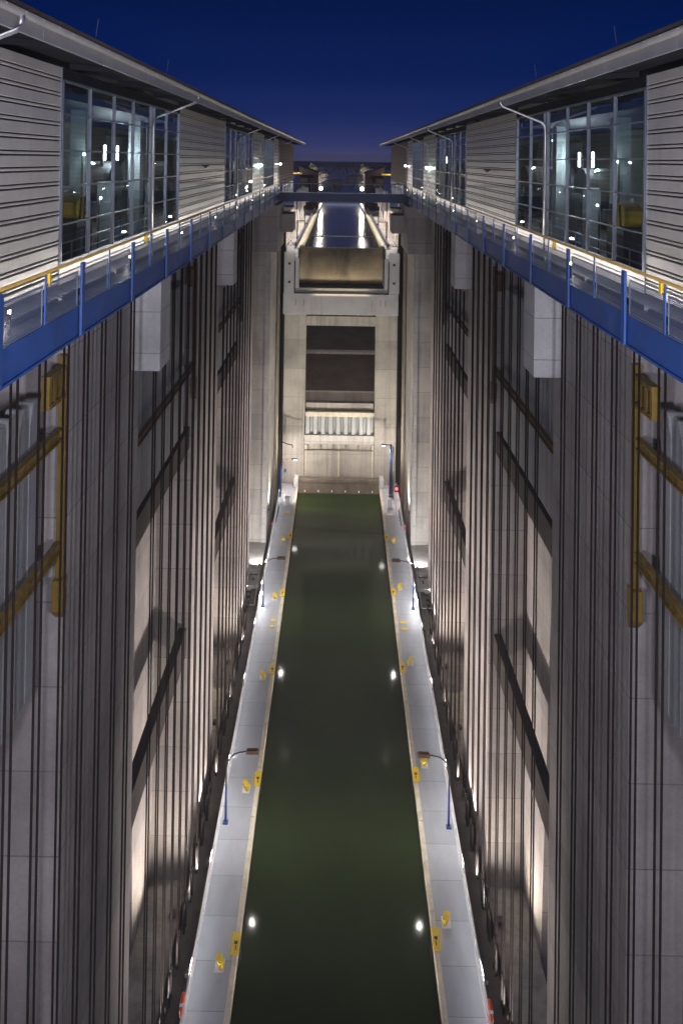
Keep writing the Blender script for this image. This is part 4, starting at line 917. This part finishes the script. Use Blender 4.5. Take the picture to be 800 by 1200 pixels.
# ------------------------------------------------------------------ walkways in front of the halls
for s in (-1, 1):
    K = thing('walkway', 'blue steel walkway with mesh railing along the %s machine hall' % side(s), 'walkway', (s * 9.5, 60, Z(5.65)), 'walkways along the halls')
    MB().box(s * 8.75, s * (WL + .08), HY0, 150, Z(4.85), Z(4.65)).build('floor', 'walk_floor', K)
    MB().box(s * 8.62, s * 8.74, HY0, 150, Z(5.62), Z(4.78)).build('edge_beam', 'blue_steel', K)
    MB().box(s * 8.56, s * 8.78, HY0, 150, Z(5.7), Z(5.623)).box(s * 8.56, s * 8.745, HY0, 150, Z(4.777), Z(4.71)).build('flange', 'blue_steel', K)
    cr_ = MB(); y = 7.2
    while y < 150: cr_.box(s * 8.79, s * 10.39, y - .1, y + .1, Z(5.4), Z(4.86)); y += 6.6
    cr_.build('cross_girder', 'navy_steel', K)
    y = 7.2; ps = []
    while y < 148:
        ps.append(y)
        MB().box(s * 8.50, s * 8.576, y - 0.16, y + 0.16, Z(5.66), Z(3.35)).build('bracket', 'blue_steel', K, bevel=0.01)
        MB().box(s * 9.2, s * 9.28, y + .3, y + 6.3, Z(4.647), Z(4.48)).build('added_wall_washer', 'mast_dark', K)  # strip and its area light are added to brighten the cladding
        q = lamp_area('added_wall_light', (s * 9.29, y + 3.3, Z(4.55)), (s * 10, y, 0), 6.0, 0.05, 54 if y < 60 else 44, (1, 0.94, 0.88), parent=K)
        q.rotation_quaternion = Vector((s * 0.82, 0, 0.57)).to_track_quat('-Z', 'Y')
        y += 6.6
    for y in ps: MB().box(s * 8.56, s * 8.60, y + 3.3 - .03, y + 3.3 + .03, Z(4.705), Z(3.3)).build('baluster', 'blue_steel', K)
    MB().tube([(s * 8.6, HY0, Z(3.26)), (s * 8.6, 150, Z(3.26))], 0.055, 8).build('handrail', 'rail_gold', K, smooth=True)
    MB().tube([(s * 8.6, HY0, Z(3.48)), (s * 8.6, 150, Z(3.48))], 0.022, 6).build('mid_rail', 'pipe_zinc', K)
    yb = MB()
    for y in (24.0, 36.0): yb.box(s * 8.54, s * 8.66, y - .08, y + .08, Z(3.62), Z(3.3))
    yb.build('rail_bracket', 'bright_yellow', K)
    for y in ps:
        for a in (y + 0.22, y + 3.36):
            if a > 147: continue
            b = a + 2.85
            pf = MB().box(s * 8.57, s * 8.60, a, b, Z(3.62), Z(3.58)).box(s * 8.57, s * 8.60, a, b, Z(4.69), Z(4.65))
            pf.box(s * 8.57, s * 8.60, a, a + .04, Z(4.65), Z(3.62)).box(s * 8.57, s * 8.60, b - .04, b, Z(4.65), Z(3.62))
            nw = 22
            for k in range(nw):
                z = Z(4.65) + (Z(3.62) - Z(4.65)) * (k + .5) / nw
                pf.box(s * 8.583, s * 8.593, a + .04, b - .04, z - 0.012, z + 0.012)
            pf.build('mesh_panel', 'mesh_blue', K)
    for i, y in enumerate((10.0, 22.0, 34.6, 46.0, 58.5, 70.5, 83.0, 95, 107.0, 119, 131.0)):
        l_ = thing('walkway_lamp', 'small floor lamp on the %s walkway, %s' % (side(s), ['out of view beside the camera', 'at the frame edge', 'bright one before the first window', 'beside the first window', 'under the middle cladding', 'at the end of the middle cladding', 'beside the second window', 'at the end of the second window', 'near the footbridge', 'past the footbridge', 'last one'][i]), 'lamp', (s * 8.9, y, Z(4.65)), 'floor lamps on the walkways')
        MB().tube([(s * 8.92, y, Z(4.647)), (s * 8.92, y, Z(4.1))], 0.05, 8).build('post', 'mast_dark', l_)
        MB().box(s * 8.89, s * 8.96, y - .035, y + .035, Z(4.097), Z(3.99)).build('lens', 'lamp_soft', l_, bevel=0.01)
        lamp_point('walk_light', (s * 9.05, y, Z(4.03)), P_WALK, (1, 0.93, 0.86), 0.06, parent=l_)

# ------------------------------------------------------------------ footbridge across the trough
F = thing('footbridge', 'dark blue footbridge with glazed railing crossing between the two walkways', 'footbridge', (0, 116, Z(5.7)))
MB().box(-8.57, 8.57, 115, 115.15, Z(5.65), Z(4.5)).box(-8.57, 8.57, 117.2, 117.35, Z(5.65), Z(4.5)).build('girder', 'navy_steel', F, bevel=0.02)
MB().box(-8.57, 8.57, 115.153, 117.197, Z(4.8), Z(4.6)).build('deck', 'walk_floor', F)
MB().box(-8.57, 8.57, 114.92, 115.2, Z(4.497), Z(4.42)).build('kerb', 'frame_alu', F)
for yy in (115.05, 117.3):
    MB().tube([(-8.6, yy, Z(3.2)), (8.6, yy, Z(3.2))], 0.05, 8).build('handrail', 'frame_alu', F)
    p_ = MB()
    for x in (-8.4, -4.3, -1.5, 1.5, 4.3, 8.4): p_.box(x - .06, x + .06, yy - .04, yy + .04, Z(4.41), Z(3.25))
    p_.build('post', 'navy_steel', F)
    gl = MB()
    for a, b in ((-8.3, -4.4), (-4.2, -1.6), (-1.4, 1.4), (1.6, 4.2), (4.4, 8.3)): gl.box(a, b, yy - .01, yy + .01, Z(4.38), Z(3.3))
    gl.build('glass_panel', 'glass_pale', F)

# ------------------------------------------------------------------ assumed floodlights on the unseen near bridge, added below the viewer to light piers
NB = thing('unseen_near_bridge', 'unseen blue viewing bridge under the camera, carrying assumed floodlights added to light the piers', 'footbridge', (0, 1.0, Z(5.7)))
MB().box(-8.57, 8.57, 0.5, 2.6, Z(4.6), Z(4.3)).build('deck', 'walk_floor', NB)
MB().box(-8.57, 8.57, 2.62, 2.75, Z(5.6), Z(4.2)).build('girder', 'blue_steel', NB)
for x in (-5.5, 5.5):
    fx = MB().box(x - .35, x + .35, 2.77, 3.05, Z(5.75), Z(5.35)).build('assumed_flood_housing', 'mast_dark', NB, bevel=0.02)
    lamp_spot('assumed_bridge_flood', (x, 3.2, Z(5.55)), (x * 1.4, 40, Z(14)), P_NEAR, 130, 0.7, (0.93, 0.90, 1.0), 0.9, parent=NB)  # assumed floods, out of view, lighting piers and beams from the camera end
# assumed yard lights outside the halls, brightening the embankment seen through the slits
for s in (-1, 1):
    t = thing('assumed_yard_lamp', 'assumed yard lamp lighting the embankment behind the %s piers' % side(s), 'lamp', (s * 20, 84, -9), 'assumed yard lamps behind the piers')
    MB().tube([(s * 20, 84, -9), (s * 20, 84, 1)], 0.1, 8).build('mast', 'mast_dark', t); MB().box(s * 19.7, s * 20.3, 83.8, 84.2, 1, 1.2).build('head', 'mast_dark', t)
    lamp_point('yard_light', (s * 20, 84, 0.7), 9000, (1, 0.86, 0.6), 0.2, parent=t)
# the evening mist that softens the far canal
hz = MB().box(-1580, 1580, -40, 1580, -11, 55).build('haze', 'haze'); hz['kind'] = 'stuff'
bpy.context.view_layer.update()
